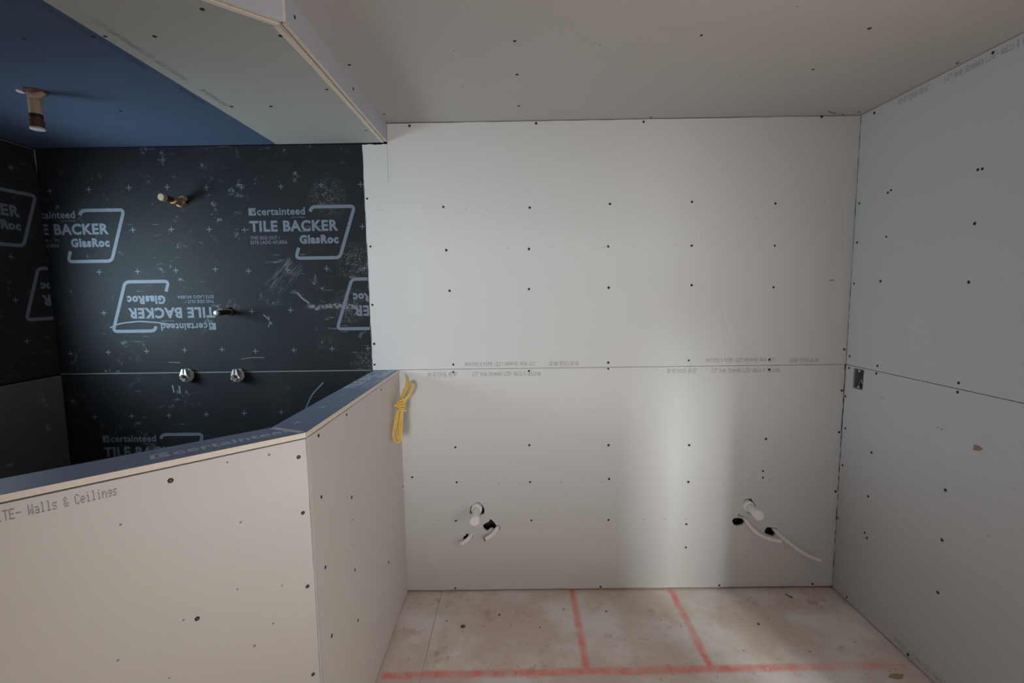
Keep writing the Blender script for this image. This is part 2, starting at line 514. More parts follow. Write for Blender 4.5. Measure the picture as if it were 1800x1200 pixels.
def stroke(bm, pts, wd, o, u, v, clip=None):
    """a printed line of even width along pts (plane coordinates), corners rounded"""
    P = [Vector(p) for p in pts]; Q = [P[0]]
    for i in range(1, len(P) - 1):
        a, b, c = P[i - 1], P[i], P[i + 1]; r = 0.022
        s = b + (a - b).normalized() * min(r, (a - b).length * 0.45); e = b + (c - b).normalized() * min(r, (c - b).length * 0.45)
        for k in range(5):
            t = k / 4; Q.append(s * (1 - t) ** 2 + b * 2 * t * (1 - t) + e * t * t)
    Q.append(P[-1])
    prev = None
    for i, p in enumerate(Q):
        d = (Q[min(i + 1, len(Q) - 1)] - Q[max(i - 1, 0)]).normalized(); s = Vector((-d.y, d.x)) * wd / 2
        ok = (clip is None or (clip(*(p + s)) and clip(*(p - s))))
        cur = [bm.verts.new(o + u * q.x + v * q.y) for q in (p + s, p - s)] if ok else None
        if prev and cur: bm.faces.new([prev[0], cur[0], cur[1], prev[1]])
        prev = cur


def logo(bm, o, u, v, clip=None):
    """the printed mark of the tile backer, in its own coordinates: x from 0 (icon) to 0.53, y 0 at the foot of the frame"""
    L = lambda *a, **k: letters(bm, a[0], o, u, v, *a[1:], **k, clip=clip)
    # icon: a square with a small notch pattern
    def q(x0, y0, x1, y1):
        if clip and not (clip(x0, y0) and clip(x1, y1)): return
        bm.faces.new([bm.verts.new(o + u * a + v * b) for a, b in ((x0, y0), (x1, y0), (x1, y1), (x0, y1))])
    q(0.0, 0.214, 0.008, 0.250); q(0.008, 0.242, 0.036, 0.250); q(0.008, 0.214, 0.036, 0.222); q(0.028, 0.222, 0.036, 0.230)
    q(0.008, 0.222, 0.018, 0.242); q(0.020, 0.232, 0.034, 0.240)
    L('certainteed', 0.043, 0.283, 0.2155, 0.037, bold=0.022)
    L('SAINT-GOBAIN', 0.212, 0.283, 0.199, 0.0065, bold=0.0)
    L('TILE BACKER', 0.0, 0.446, 0.136, 0.052, bold=0.040)
    L('GlasRoc', 0.248, 0.444, 0.074, 0.040, bold=0.055)
    L('THIS SIDE OUT /', 0.0, 0.148, 0.096, 0.0165, bold=0.012)
    L('ESTE LADO AFUERA', 0.0, 0.186, 0.073, 0.0165, bold=0.012)
    stroke(bm, [(0.308, 0.229), (0.320, 0.252), (0.533, 0.252), (0.446, 0.0), (0.223, 0.0), (0.241, 0.052)], 0.0165, o, u, v, clip)


def cross(bm, o, u, v, x, y, s=0.0135, wd=0.0036, r=None):
    r = r or rnd
    x += r.uniform(-.002, .002)
    for a, b in (((x - s, y - wd / 2), (x + s, y + wd / 2)), ((x - wd / 2, y - s), (x + wd / 2, y + s))):
        bm.faces.new([bm.verts.new(o + u * p + v * q) for p, q in ((a[0], a[1]), (b[0], a[1]), (b[0], b[1]), (a[0], b[1]))])


def flat_obj(name, bm, mat, parent, label=None):
    me = bpy.data.meshes.new(name); bm.to_mesh(me); bm.free(); me.materials.append(M[mat])
    return link(name, me, parent, None, label)

# ------------------------------------------------------------------ screws
def screw_mesh(name, rad, big):
    bm = bmesh.new(); n = 12
    prof = [(rad, 0.0), (rad * 0.86, 0.0009), (rad * 0.55, 0.0006)] if not big else [(rad, 0.0), (rad * 0.85, 0.0012), (rad * 0.5, 0.0008)]
    rings = [[bm.verts.new((r * math.cos(2 * math.pi * k / n), r * math.sin(2 * math.pi * k / n), h)) for k in range(n)] for r, h in prof]
    for a, b in zip(rings, rings[1:]):
        for k in range(n): bm.faces.new([a[k], a[(k + 1) % n], b[(k + 1) % n], b[k]])
    f = bm.faces.new(rings[-1]); f.material_index = 1 if big else 0
    me = bpy.data.meshes.new(name); bm.to_mesh(me); bm.free(); me.materials.append(M['screw']); me.materials.append(M['screw_grey'])
    return me


SCREW = screw_mesh('screw', 0.0062, False)
SCREW_BIG = screw_mesh('screw', 0.0064, True)


def screws(fr, pts, parents, mesh=None):
    """each screw head a part of the board it holds"""
    q = fr.n.to_track_quat('Z', 'Y').to_euler()
    for a, b in pts:
        p = parents(a, b) if callable(parents) else parents
        o = link('screw', mesh or SCREW, p)
        o.location = fr.p(a, b, 0.0002) - base_of(p); o.rotation_euler = q
        s = rnd.uniform(0.85, 1.1); o.scale = (s, s, 1)


def marks(fr, pts, parent, r=0.004, mat='dimple'):
    bm = bmesh.new()
    for a, b in pts:
        k = r * rnd.uniform(0.6, 1.1)
        bm.faces.new([bm.verts.new(fr.p(a + k * math.cos(t), b + k * math.sin(t), 0.0003)) for t in (0, 1.05, 2.1, 3.14, 4.2, 5.24)])
    o = flat_obj('fastener_mark', bm, mat, parent); o['kind'] = 'stuff'
    return o

# ================================================================== SETTING
# ---- floor
bm = bmesh.new(); box(bm, (XL - .2, -1.55, -0.12), (XR + .2, D + .15, -0.0195)); floor = struct('floor', bm, 'wood')
for x0, x1 in ((XL - .1, -1.643), (-1.640, -0.4207), (-0.4192, XR + .12),):
    edge = rag((x1, -1.45), (x1, D + .1), 24, 0.0008, int(x1 * 100)) + [(x1, D + .1), (x0, D + .1), (x0, -1.45)]
    board('subfloor_panel', FLOOR, edge, ['floor', 'wood'], floor, thick=0.019)
# ---- back wall
HOLES = [
 [(-0.256,0.442),(-0.254,0.464),(-0.251,0.483),(-0.24,0.492),(-0.228,0.502),(-0.216,0.509),(-0.2,0.502),(-0.185,0.486),(-0.177,0.462),(-0.18,0.441),(-0.202,0.434),(-0.226,0.432)],
 [(-0.189,0.377),(-0.172,0.39),(-0.157,0.396),(-0.146,0.413),(-0.123,0.389),(-0.119,0.376),(-0.1,0.378),(-0.094,0.36),(-0.102,0.35),(-0.124,0.352),(-0.142,0.36),(-0.154,0.355),(-0.158,0.348),(-0.167,0.345),(-0.183,0.355)],
 [(-0.296,0.296),(-0.294,0.314),(-0.282,0.32),(-0.28,0.33),(-0.26,0.328),(-0.246,0.333),(-0.24,0.318),(-0.247,0.304),(-0.262,0.3),(-0.284,0.293)],
 [(1.196,0.467),(1.196,0.487),(1.202,0.503),(1.219,0.511),(1.23,0.507),(1.24,0.516),(1.242,0.503),(1.252,0.49),(1.263,0.474),(1.264,0.462),(1.252,0.44),(1.225,0.43)],
 [(1.142,0.389),(1.155,0.408),(1.173,0.41),(1.175,0.426),(1.188,0.418),(1.205,0.414),(1.222,0.4),(1.222,0.386),(1.208,0.374),(1.198,0.364),(1.172,0.358),(1.152,0.365)],
 [(1.32,0.339),(1.331,0.351),(1.354,0.348),(1.382,0.344),(1.388,0.322),(1.367,0.298),(1.352,0.301),(1.329,0.311),(1.317,0.319)]]
bm = bmesh.new(); box(bm, (XL - .2, D + .095, -0.1), (XR + .2, D + .15, ZC + .25)); wall_back = struct('wall_back', bm)
JZ = 1.2245
right_edge_up = rag((XR - .0008, JZ + .0012), (XR - .0002, 2.447), 60, 0.0014, 11)
top_edge = rag((XR - .0002, 2.447), (-0.618, 2.4455), 30, 0.0012, 12)
up = [(-0.741, JZ + .0012)] + right_edge_up + top_edge + [(-0.618, 2.4455), (-0.6185, 2.352)] + rag((-0.622, 2.349), (-0.742, 2.3495), 8, 0.0025, 14) + rag((-0.742, 2.3495), (-0.741, JZ + .0012), 46, 0.0018, 13)
wb_up = board('drywall_panel', BACK, up, ['dry', 'core_white'], wall_back, label='upper white drywall sheet of the back wall')
lowr = rag((XR - .0005, 0.0135), (XR - .003, JZ - .001), 60, 0.0026, 21)
low = rag((-0.64, 0.0105), (XR - .004, 0.0135), 30, 0.0012, 22) + lowr + [(XR - .0055, JZ - .001), (-0.64, JZ - .001)]
wb_lo = board('drywall_panel', BACK, low, ['dry', 'core_white'], wall_back, HOLES, label='lower white drywall sheet of the back wall with pipe holes')
blk_hole1 = [(-1.686 + 0.035 * math.cos(t) * rnd.uniform(.8, 1.1) + .03, 2.09 + 0.026 * math.sin(t)) for t in [k * .5236 for k in range(12)]]
blk_hole2 = [(-1.462 + 0.026 * math.cos(t) * rnd.uniform(.85, 1.1), 1.536 + 0.025 * math.sin(t) * rnd.uniform(.85, 1.1)) for t in [k * .5236 for k in range(12)]]
bk_up = board('backer_panel', BACK, [(XL, 1.2275), (-0.744, 1.2275)] + rag((-0.744, 1.2275), (-0.744, 2.352), 50, 0.0022, 31) + [(-0.744, 2.352), (XL, 2.356)], ['backer', 'core'], wall_back, [blk_hole1, blk_hole2], label='upper charcoal backer sheet with printed marks in the shower')
bk_lo = board('backer_panel', BACK, [(XL, 0.01), (-0.66, 0.01), (-0.66, 1.2235), (XL, 1.2235)], ['backer', 'core'], wall_back, label='lower charcoal backer sheet behind the half wall')
bm = bmesh.new()     # pale cut edge along the joint of the two backer sheets
P = [(XL + i * (1.62 / 20), 1.2235 + rnd.uniform(0, .0008)) for i in range(21)]
for (a0, b0), (a1, b1) in zip(P, P[1:]):
    bm.faces.new([bm.verts.new(BACK.p(*q)) for q in ((a0, b0 - .0022, .0003), (a1, b1 - .0022, .0003), (a1, b1 + .0035, -.004), (a0, b0 + .0035, -.004))])
build('cut_edge', bm, 'edge_dim', wall_back, label='pale cut edge along the joint of the charcoal sheets')
bm = bmesh.new(); box(bm, (XL, D + .013, 0.0), (XR, D + .095, 0.038)); build('bottom_plate', bm, 'wood', wall_back)
bm = bmesh.new(); box(bm, (XL, D + .013, ZC - .04), (XR, D + .095, ZC + .02)); build('top_plate', bm, 'wood', wall_back)
bm = bmesh.new(); box(bm, (XR - .002, D + .013, 0.0), (XR + .1, D + .095, ZC)); build('corner_stud', bm, 'cavity', wall_back)
# a crack below the soffit in the white sheet
bm = bmesh.new(); cr = [(-0.6205, 2.349), (-0.6200, 2.30), (-0.6212, 2.25), (-0.6203, 2.20), (-0.6206, 2.165)]
for (a0, b0), (a1, b1) in zip(cr, cr[1:]):
    bm.faces.new([bm.verts.new(BACK.p(a, b, .0003)) for a, b in ((a0 - .0008, b0), (a0 + .0008, b0), (a1 + .0006, b1), (a1 - .0006, b1))])
flat_obj('crack', bm, 'ink_dark', wb_up)
BS = [(-0.506,2.434),(0.114,2.436),(0.639,2.435),(1.504,2.445),(-0.352,2.044),(0.079,2.034),(0.478,2.046),(0.885,2.05),(1.298,2.036),(-0.343,1.831),(0.073,1.831),(0.471,1.838),(0.889,1.836),(1.304,1.83),(-0.332,1.628),(0.071,1.631),(0.475,1.632),(0.894,1.639),(1.307,1.623),(-0.323,1.249),(0.476,1.249),(0.889,1.255),(1.302,1.254),(-0.324,1.21),(0.067,1.211),(0.476,1.217),(1.304,1.202),(-0.731,2.09),(-0.725,1.855),(-0.728,1.562),(-0.728,1.362),(-0.731,1.254),(-0.324,0.809),(0.065,0.816),(0.481,0.811),(0.903,0.806),(1.303,0.835),(-0.558,0.648),(-0.322,0.618),(0.067,0.615),(0.485,0.627),(0.904,0.606),(1.295,0.661),(1.296,0.625),(-0.332,0.404),(0.072,0.402),(0.484,0.4),(0.899,0.372),(0.9,0.241),(-0.345,0.02),(0.444,0.021),(1.086,0.022),(1.589,0.026),(1.682,0.545),(1.682,0.867),(1.682,1.088),(1.682,1.302)]
screws(BACK, BS, lambda a, b: wb_up if b > JZ else wb_lo)
marks(BACK, [(-0.66 + 0.105 * i, z + 0.006 * math.sin(i)) for z in (2.035, 1.838) for i in range(22)] + [(0.445, 1.833), (0.455, 1.836), (1.208, 1.964)], wb_up, .0033)
marks(BACK, [(-0.54 + 0.11 * i, z + 0.004 * math.sin(i)) for z in (0.612, 0.404) for i in range(19)] + [(1.25 + rnd.uniform(-.09, .09), rnd.uniform(0.1, 0.6)) for _ in range(9)], wb_lo, .0035)
X1, X_1, ZU, ZD = Vector((1, 0, 0)), Vector((-1, 0, 0)), Vector((0, 0, 1)), Vector((0, 0, -1))
yb = D - .0004
printing('board_print', [(BOARD_TEXT, (0.100, yb, 1.259), X_1, ZD, 0.364, 0.022), (DATE_TEXT, (0.323, yb, 1.259), X_1, ZD, 0.152, 0.022),
                         (BOARD_TEXT, (1.330, yb, 1.264), X_1, ZD, 0.354, 0.022), (DATE_TEXT, (1.552, yb, 1.260), X_1, ZD, 0.149, 0.022)], 'ink', wb_up)
printing('board_print', [(DATE_TEXT, (-0.457, yb, 1.187), X1, ZU, 0.153, 0.023), (BOARD_TEXT, (-0.227, yb, 1.187), X1, ZU, 0.354, 0.023),
                         (DATE_TEXT, (0.780, yb, 1.190), X1, ZU, 0.150, 0.023), (BOARD_TEXT, (1.005, yb, 1.190), X1, ZU, 0.354, 0.023)], 'ink', wb_lo)
# small torn spots on the white sheets
for (a, b), pr_, s in (((1.598, 1.653), wb_up, .016), ((0.898, 0.40), wb_lo, .007), ((0.899, 0.372), wb_lo, .006)):
    bm = bmesh.new(); bm.faces.new([bm.verts.new(BACK.p(a + s * q, b + .3 * s * r, .0003)) for q, r in ((-1, 0), (-.2, -.8), (1, .2), (.6, .9), (-.6, .7))])
    flat_obj('torn_paper', bm, 'tan', pr_)

# ---- charcoal sheets: crosses and printed marks
ob = Vector((0, D - .0006, 0))
CR = [(-2.315,2.152),(-2.118,2.155),(-1.92,2.16),(-1.726,2.16),(-1.53,2.157),(-1.356,2.154),(-1.157,2.154),(-0.958,2.159),(-0.76,2.159),(-1.918,1.954),(-1.722,1.954),(-1.532,1.951),(-1.354,1.946),(-0.761,1.954),(-2.11,1.747),(-1.915,1.747),(-1.717,1.75),(-1.519,1.753),(-1.349,1.742),(-1.152,1.745),(-0.952,1.748),(-0.761,1.748),(-2.109,1.539),(-1.515,1.548),(-1.347,1.537),(-1.148,1.541),(-2.305,1.333),(-2.106,1.336),(-1.908,1.339),(-1.709,1.343),(-1.514,1.343),(-1.344,1.332),(-1.143,1.335),(-0.946,1.339),(-0.762,1.339)]
bm = bmesh.new()
for a, b in CR: cross(bm, ob, X1, ZU, a, b)
flat_obj('printed_cross', bm, 'print', bk_up)
bm = bmesh.new()
for a, b in [(-2.217,0.994),(-2.018,0.998),(-1.823,0.998),(-1.625,1.002),(-1.427,1.006),(-1.229,1.009),(-1.03,1.01),(-2.02,0.79),(-1.42,0.79),(-1.22,0.79)]: cross(bm, ob, X1, ZU, a, b)
flat_obj('printed_cross', bm, 'print', bk_lo)


def put_logo(parent, o, u, v, cut=None, mat='print'):
    """cut = (point, normal): the sheet was trimmed there, what lies on the side of the normal is gone"""
    bm = bmesh.new(); logo(bm, Vector(o), Vector(u).normalized(), Vector(v).normalized())
    if cut: bmesh.ops.bisect_plane(bm, geom=bm.verts[:] + bm.edges[:] + bm.faces[:], plane_co=Vector(cut[0]), plane_no=Vector(cut[1]), clear_outer=True)
    return flat_obj('printed_mark', bm, mat, parent)


put_logo(bk_up, (-1.328, D - .0006, 1.802), X1, ZU)
put_logo(bk_up, (-2.487, D - .0006, 1.801), X1, ZU, ((XL + .002, 0, 0), (-1, 0, 0)))
put_logo(bk_up, (-1.538, D - .0006, 1.6955), X_1, ZD)
put_logo(bk_up, (-0.381, D - .0006, 1.6935), X_1, ZD, ((-0.7465, 0, 0), (1, 0, 0)))
put_logo(bk_lo, (-2.186, D - .0006, 0.644), X1, ZU)

for pts, wd, p_, mt in (([(-2.085, 1.463), (-2.03, 1.485), (-1.93, 1.494), (-1.84, 1.487), (-1.765, 1.474)], .007, bk_up, 'print'), ([(-1.29, 1.52), (-1.262, 1.495), (-1.25, 1.468)], .006, bk_up, 'print'),
                    ([(-1.262, 1.512), (-1.258, 1.48), (-1.268, 1.455)], .004, bk_up, 'print'), ([(-1.128, .94), (-1.105, 1.02), (-1.065, 1.10), (-1.0, 1.165)], .007, bk_lo, 'print'),
                    ([(-1.11, 1.63), (-1.085, 1.60), (-1.05, 1.575)], .008, bk_up, 'print'), ([(-1.80, 1.28), (-1.74, 1.277)], .003, bk_up, 'print'), ([(-1.42, 1.292), (-1.36, 1.30), (-1.30, 1.298)], .003, bk_up, 'print'),
                    ([(-1.19, .96), (-1.188, .94)], .006, bk_lo, 'print'), ([(-1.155, .968), (-1.153, .938)], .007, bk_lo, 'print'), ([(-1.79, 1.16), (-1.785, 1.12)], .008, bk_lo, 'print'), ([(-1.755, 1.155), (-1.752, 1.115)], .007, bk_lo, 'print')):
    bm = bmesh.new(); stroke(bm, pts, wd, Vector((0, D - .0008, 0)), X1, ZU); flat_obj('scuff', bm, mt, p_)

# ---- left wall with the shower window
WY0, WY1, WZ0, WZ1 = 1.40, 2.06, 1.41, 1.93
bm = bmesh.new()
for lo, hi in (((-1.5, -.1), (WY0, ZC + .2)), ((WY1, -.1), (D + .1, ZC + .2)), ((WY0, -.1), (WY1, WZ0)), ((WY0, WZ1), (WY1, ZC + .2))):
    box(bm, (XL - .15, lo[0], lo[1]), (XL - .10, hi[0], hi[1]))
wall_left = struct('wall_left', bm)
win = rect(WY0, WZ0, WY1, WZ1)
wl_up = board('backer_panel', LEFT, [(0.30, 1.2275), (D - .001, 1.2275), (D - .001, 2.345), (0.30, 2.345)], ['backer_left', 'core'], wall_left, [win], label='upper charcoal backer sheet beside the shower window')
wl_lo = board('backer_panel', LEFT, [(0.30, 0.01), (2.384, 0.01), (2.388, 1.218), (0.30, 1.218)], ['backer_low_left', 'core'], wall_left, (), 0.0127, 0.010, label='scuffed lower charcoal backer sheet standing proud of the left wall')
board('drywall_panel', LEFT, rect(-1.44, 0.01, 0.298, 2.448), ['dry', 'core_white'], wall_left)
bm = bmesh.new()
for lo, hi in (((WY0 - .03, WZ0 - .03), (WY0, WZ1 + .03)), ((WY1, WZ0 - .03), (WY1 + .03, WZ1 + .03)), ((WY0, WZ0 - .03), (WY1, WZ0)), ((WY0, WZ1), (WY1, WZ1 + .03))):
    box(bm, (XL - .16, lo[0], lo[1]), (XL - .0135, hi[0], hi[1]))
wn = struct('window_1'); fr_ = build('window_frame', bm, 'pvc', wn)
bm = bmesh.new(); c4s = [(2.277,2.234),(2.227,1.815),(2.223,1.612),(2.25,1.413),(2.03,2.24),(2.03,1.815)]
ol = Vector((XL + .0006, 0, 0)); Y1 = Vector((0, 1, 0)); Y_1 = Vector((0, -1, 0))
for a, b in c4s: cross(bm, ol, Y1, ZU, a, b)
flat_obj('printed_cross', bm, 'print', wl_up)
put_logo(wl_up, (XL + .0006, 1.845, 1.871), Y1, ZU)
put_logo(wl_up, (XL + .0006, 2.795, 1.768), Y_1, ZD, ((0, D - .003, 0), (0, 1, 0)))
bm = bmesh.new(); tube(bm, [(XL + .012, 2.388, 1.216), (XL + .012, 2.384, 0.9), (XL + .012, 2.385, 0.5), (XL + .012, 2.384, 0.02)], 0.0022, 6)
build('cut_edge', bm, 'edge_dark', wall_left, label='pale cut edge of the proud lower sheet')
bm = bmesh.new(); tube(bm, [(XL + .004, 1.9, 2.350), (XL + .004, 2.2, 2.350), (XL + .004, 2.395, 2.350)], 0.0022, 6); tube(bm, [(XL + .004, 2.395, 2.350), (XL + .003, 2.396, 2.29), (XL + .003, 2.397, 2.24)], [0.003, .003, .003, .003, 0.001], 6)
build('cut_edge', bm, 'edge_dim', wall_left, label='pale cut edge along the top of the left shower wall')

# ---- right wall with an unseen opening, cut to shape the strip of light
DY0, DY1, DZ = -0.50, 0.215, 1.74
bm = bmesh.new()
for lo, hi in (((-1.5, -.1), (DY0 - .02, ZC + .2)), ((DY1 + .02, -.1), (D + .1, ZC + .2)), ((DY0 - .02, DZ + .02), (DY1 + .02, ZC + .2))):
    box(bm, (XR + .09, lo[0], lo[1]), (XR + .14, hi[0], hi[1]))
wall_right = struct('wall_right', bm)
OUT = [(2.276, 1.115), (2.342, 1.114), (2.343, 1.166), (2.341, 1.216), (2.270, 1.217), (2.272, 1.17)]
wr_up = board('drywall_panel', RIGHT, [(DY1, JZ + .0015), (D - .002, JZ + .0015), (D - .002, 2.4475), (DY0, 2.4475), (DY0, DZ), (DY1, DZ)], ['dry_right', 'core_white'], wall_right, label='upper grey drywall sheet of the right wall')
wr_lo = board('drywall_panel', RIGHT, [(DY1, .008), (D - .002, .008)] + rag((D - .002, .008), (D - .002, JZ - .0015), 40, .002, 41) + [(D - .002, JZ - .0015), (DY1, JZ - .0015)], ['dry_right', 'core_white'], wall_right, [OUT], label='lower grey drywall sheet with an outlet cutout')
board('drywall_panel', RIGHT, rect(-1.44, .008, DY0, 2.4475), ['dry_right', 'core_white'], wall_right)
bm = bmesh.new()
box(bm, (XR - .001, DY1 - .012, 0), (XR + .14, DY1 + .02, DZ)); box(bm, (XR - .001, DY0 - .02, 0), (XR + .14, DY0 + .012, DZ)); box(bm, (XR - .001, DY0, DZ - .012), (XR + .14, DY1, DZ + .02))
dr = struct('side_light_opening'); build('opening_jamb', bm, 'wood', dr)  # jambs and head of the unseen opening, placed to trim the light
RS = [(2.375,1.21),(2.191,1.25),(2.194,1.213),(1.785,1.248),(1.786,1.212),(2.375,0.895),(2.19,0.831),(2.378,0.697),(2.192,0.612),(1.801,0.814),(2.199,0.424),(2.182,0.406),(1.797,0.608),(2.388,1.06),(1.783,2.038),(1.766,2.037),(2.199,2.041),(2.182,2.049),(2.376,2.026),(2.191,1.844),(2.374,1.837),(1.777,1.845),(2.207,1.644),(2.377,1.636),(1.78,1.631),(2.376,1.27),(1.765,2.433),(2.314,2.428),(1.795,0.386),(2.289,0.025),(1.907,0.021)]
screws(RIGHT, RS, lambda a, b: wr_up if b > JZ else wr_lo)
marks(RIGHT, [(2.28, 1.838), (2.1, 1.84), (2.0, 1.85), (1.9, 1.85), (1.67, 1.84), (2.1, 1.64), (2.0, 1.64), (1.9, 1.635), (1.66, 1.632)], wr_up, .0035)
marks(RIGHT, [(1.9, .87), (1.80, .75), (1.70, .77), (1.62, .72), (1.92, .65), (1.60, .66), (1.72, .58), (1.55, .93)], wr_lo, .004)
printing('board_print', [(DATE_TEXT, (XR - .0004, 2.173, 2.410), Y_1, ZU, 0.150, 0.025), (BOARD_TEXT, (XR - .0004, 1.953, 2.410), Y_1, ZU, 0.356, 0.025)], 'ink', wr_up)
printing('board_print', [(BOARD_TEXT, (XR - .0004, 1.630, 0.046), Y1, ZD, 0.356, 0.023)], 'ink', wr_lo)
bm = bmesh.new(); bm.faces.new([bm.verts.new(RIGHT.p(1.687 + a, 1.022 + b, .0004)) for a, b in ((.019, -.012), (.017, .012), (-.004, .012), (-.018, .004), (-.005, -.007))])
flat_obj('torn_paper', bm, 'tan', wr_lo, 'torn brown paper spot on the right wall')
for y, z, L, th in ((1.855, 1.052, .006, .003), (1.838, 1.05, .008, .003), (2.15, 1.108, .02, .0015), (2.39, .405, .012, .010)):
    bm = bmesh.new(); bm.faces.new([bm.verts.new(RIGHT.p(y + a * L, z + b * th, .0004)) for a, b in ((-1, -.4), (.3, -1), (1, .5), (-.4, 1))]); flat_obj('scuff', bm, 'ink_dark', wr_lo)

# ---- wall behind the camera
VX0, VX1, VZ0, VZ1 = -0.50, 0.56, 1.23, 2.08  # edges of an added, unseen opening, set to shape the rear light
bm = bmesh.new()
for lo, hi in (((XL - .2, -.1), (VX0, ZC + .2)), ((VX1, -.1), (XR + .2, ZC + .2)), ((VX0, -.1), (VX1, VZ0)), ((VX0, VZ1), (VX1, ZC + .2))):
    box(bm, (lo[0], -1.55, lo[1]), (hi[0], -1.46, hi[1]))
wf = struct('wall_front', bm)
REAR = Fr((0, -1.445, 0), (1, 0, 0), (0, 0, 1), (0, 1, 0))
board('drywall_panel', REAR, rect(XL, .01, XR, ZC - .003), ['dry', 'core_white'], wf, [rect(VX0, VZ0, VX1, VZ1)])
bm = bmesh.new()
for lo, hi in (((VX0 - .03, VZ0 - .03), (VX0, VZ1 + .03)), ((VX1, VZ0 - .03), (VX1 + .03, VZ1 + .03)), ((VX0, VZ0 - .03), (VX1, VZ0)), ((VX0, VZ1), (VX1, VZ1 + .03))):
    box(bm, (lo[0], -1.57, lo[1]), (hi[0], -1.4585, hi[1]))
build('window_frame', bm, 'pvc', struct('rear_light_opening'))  # frame of the added rear opening

# ---- ceiling
bm = bmesh.new(); box(bm, (XL - .2, -1.55, ZC + .10), (XR + .2, D + .15, ZC + .2)); ceiling = struct('ceiling', bm)
board('drywall_panel', CEIL, rect(XL, -1.45, XR + .02, 1.19), ['dry_ceiling', 'core_white'], ceiling)
c2 = board('drywall_panel', CEIL, rect(-0.64, 1.1915, XR + .02, D + .013), ['dry_ceiling', 'core_white'], ceiling, label='ceiling drywall sheet against the back wall')
screws(CEIL, [(0.01,1.665),(0.625,1.65),(0.019,1.909),(0.028,2.216),(1.158,1.627),(1.154,1.909),(1.674,1.878),(1.655,2.36),(-0.594,1.809),(-0.599,2.284),(1.60,2.392),(0.67,2.385)], c2)
marks(CEIL, [(-0.2, 1.72), (0.3, 1.70), (0.16, 1.95), (0.33, 2.2), (-0.2, 2.0), (0.9, 1.95), (0.85, 1.5), (0.35, 1.35), (-.05, 1.4)], c2, .004, 'ink')
bm = bmesh.new(); q = [(1.50, 2.335), (1.515, 2.35), (1.56, 2.373), (1.555, 2.380), (1.51, 2.36), (1.497, 2.345)]
bm.faces.new([bm.verts.new(CEIL.p(a, b, .0004)) for a, b in q]); flat_obj('scuff', bm, 'ink_dark', c2)

# ---- dropped soffit over the shower
XE = -1.35; YE = YS - (XS - XE) * math.tan(A)
FY = YS + (-1.166 - XS) * sa / ca
soffit = struct('ceiling_soffit', label='dropped ceiling over the shower with grey and blue boards')
bw = 0.016
def off(d, x):                    # y on the line d inside the front edge at x
    return YS - (XS - x) * math.tan(A) + d / ca
und = [(XS - .018, off(.018, XS - .018) + .0), (XS - .018, D - .0005)] + [(-1.164, D - .0005), (-1.164, off(.018, -1.164))]
s_grey = board('drywall_panel', SOFF, und, ['dry_soffit', 'core'], soffit, label='grey board under the soffit')
s_blue = board('drywall_panel', SOFF, [(-1.1662, off(.018, -1.1662)), (-1.1662, D - .0005), (XL + .001, D - .0005), (XL + .001, 0.30), (-1.7, .30), (-1.7, off(.018, -1.7))], ['blue', 'core'], soffit, label='blue board over the shower')
# chamfered cut edges of the grey board
def strip(name, pts_out, pts_in, zo, zi, mat, parent, label=None, th=.006):
    bm = bmesh.new(); vo = [Vector((x, y, zo)) for x, y in pts_out]; vi = [Vector((x, y, zi)) for x, y in pts_in]
    for i in range(len(vo) - 1):
        lo = [vo[i], vo[i + 1], vi[i + 1], vi[i]]
        q = [bm.verts.new(p) for p in lo] + [bm.verts.new(p + Vector((0, 0, th))) for p in lo]
        for f in ((0, 1, 2, 3), (7, 6, 5, 4), (0, 4, 5, 1), (1, 5, 6, 2), (2, 6, 7, 3), (3, 7, 4, 0)): bm.faces.new([q[k] for k in f])
    return build(name, bm, mat, parent, None, label)
n_ = 26; ysd = [YS + .014 + (D - .003 - YS - .014) * i / n_ for i in range(n_ + 1)]
r_ = random.Random(5)
gap = [0.019 if i > 3 else 0.023 - .001 * i for i in range(n_ + 1)]
gin = [g + 0.015 * (1 - .45 * i / n_) + r_.uniform(-.0015, .0015) for i, g in enumerate(gap)]
gout = [g - .001 + 0.0035 * (i / n_) * -1 + r_.uniform(-.0006, .0006) for i, g in enumerate(gap)]
strip('cut_edge', [(XS - g, y) for g, y in zip(gout, ysd)], [(XS - g, y) for g, y in zip(gin, ysd)], ZS - .0003, ZS - .0018, 'core', soffit, 'cream cut edge of the grey soffit board')
xs_f = [XS - .02 - (XS - XE - .02) * i / 14 for i in range(15)]
strip('cut_edge', [(x, off(.016, x)) for x in xs_f], [(x - .002, off(.028 + r_.uniform(-.002, .002), x - .002)) for x in xs_f], ZS - .0003, ZS - .0018, 'core', soffit, 'cream cut edge of the grey soffit board')
bm = bmesh.new(); slab(bm, Fr((0, 0, ZS + .006), (1, 0, 0), (0, 1, 0), (0, 0, -1)), [(XS - .002, YS), (XS - .002, D), (XS - .06, D), (XS - .06, off(.055, XS - .06)), (XE, off(.055, XE)), (XE, off(.002, XE))], 0.05); build('soffit_framing', bm, ['wood', 'wood'], soffit)
sface = board('drywall_panel', SSIDE, [(YS + .003, ZS + .003), (D - .001, ZS + .003), (D - .001, ZC - .0005), (YS + .003, ZC - .0005)], ['dry_blue_lit', 'core'], soffit, thick=.0125, label='lavender board on the upright face of the soffit')
board('drywall_panel', SFRONT, [(-1.02, ZS + .003), (-.004, ZS + .003), (-.004, ZC - .0005), (-1.02, ZC - .0005)], ['dry_blue_lit', 'core'], soffit, thick=.0125, label='lavender board on the angled face of the soffit')
bm = bmesh.new(); box(bm, (XS - .010, YS - .002, ZS + .003), (XS + .0012, YS + .0045, ZC - .001)); build('corner_edge', bm, 'core', soffit, label='cream board edge at the soffit corner')
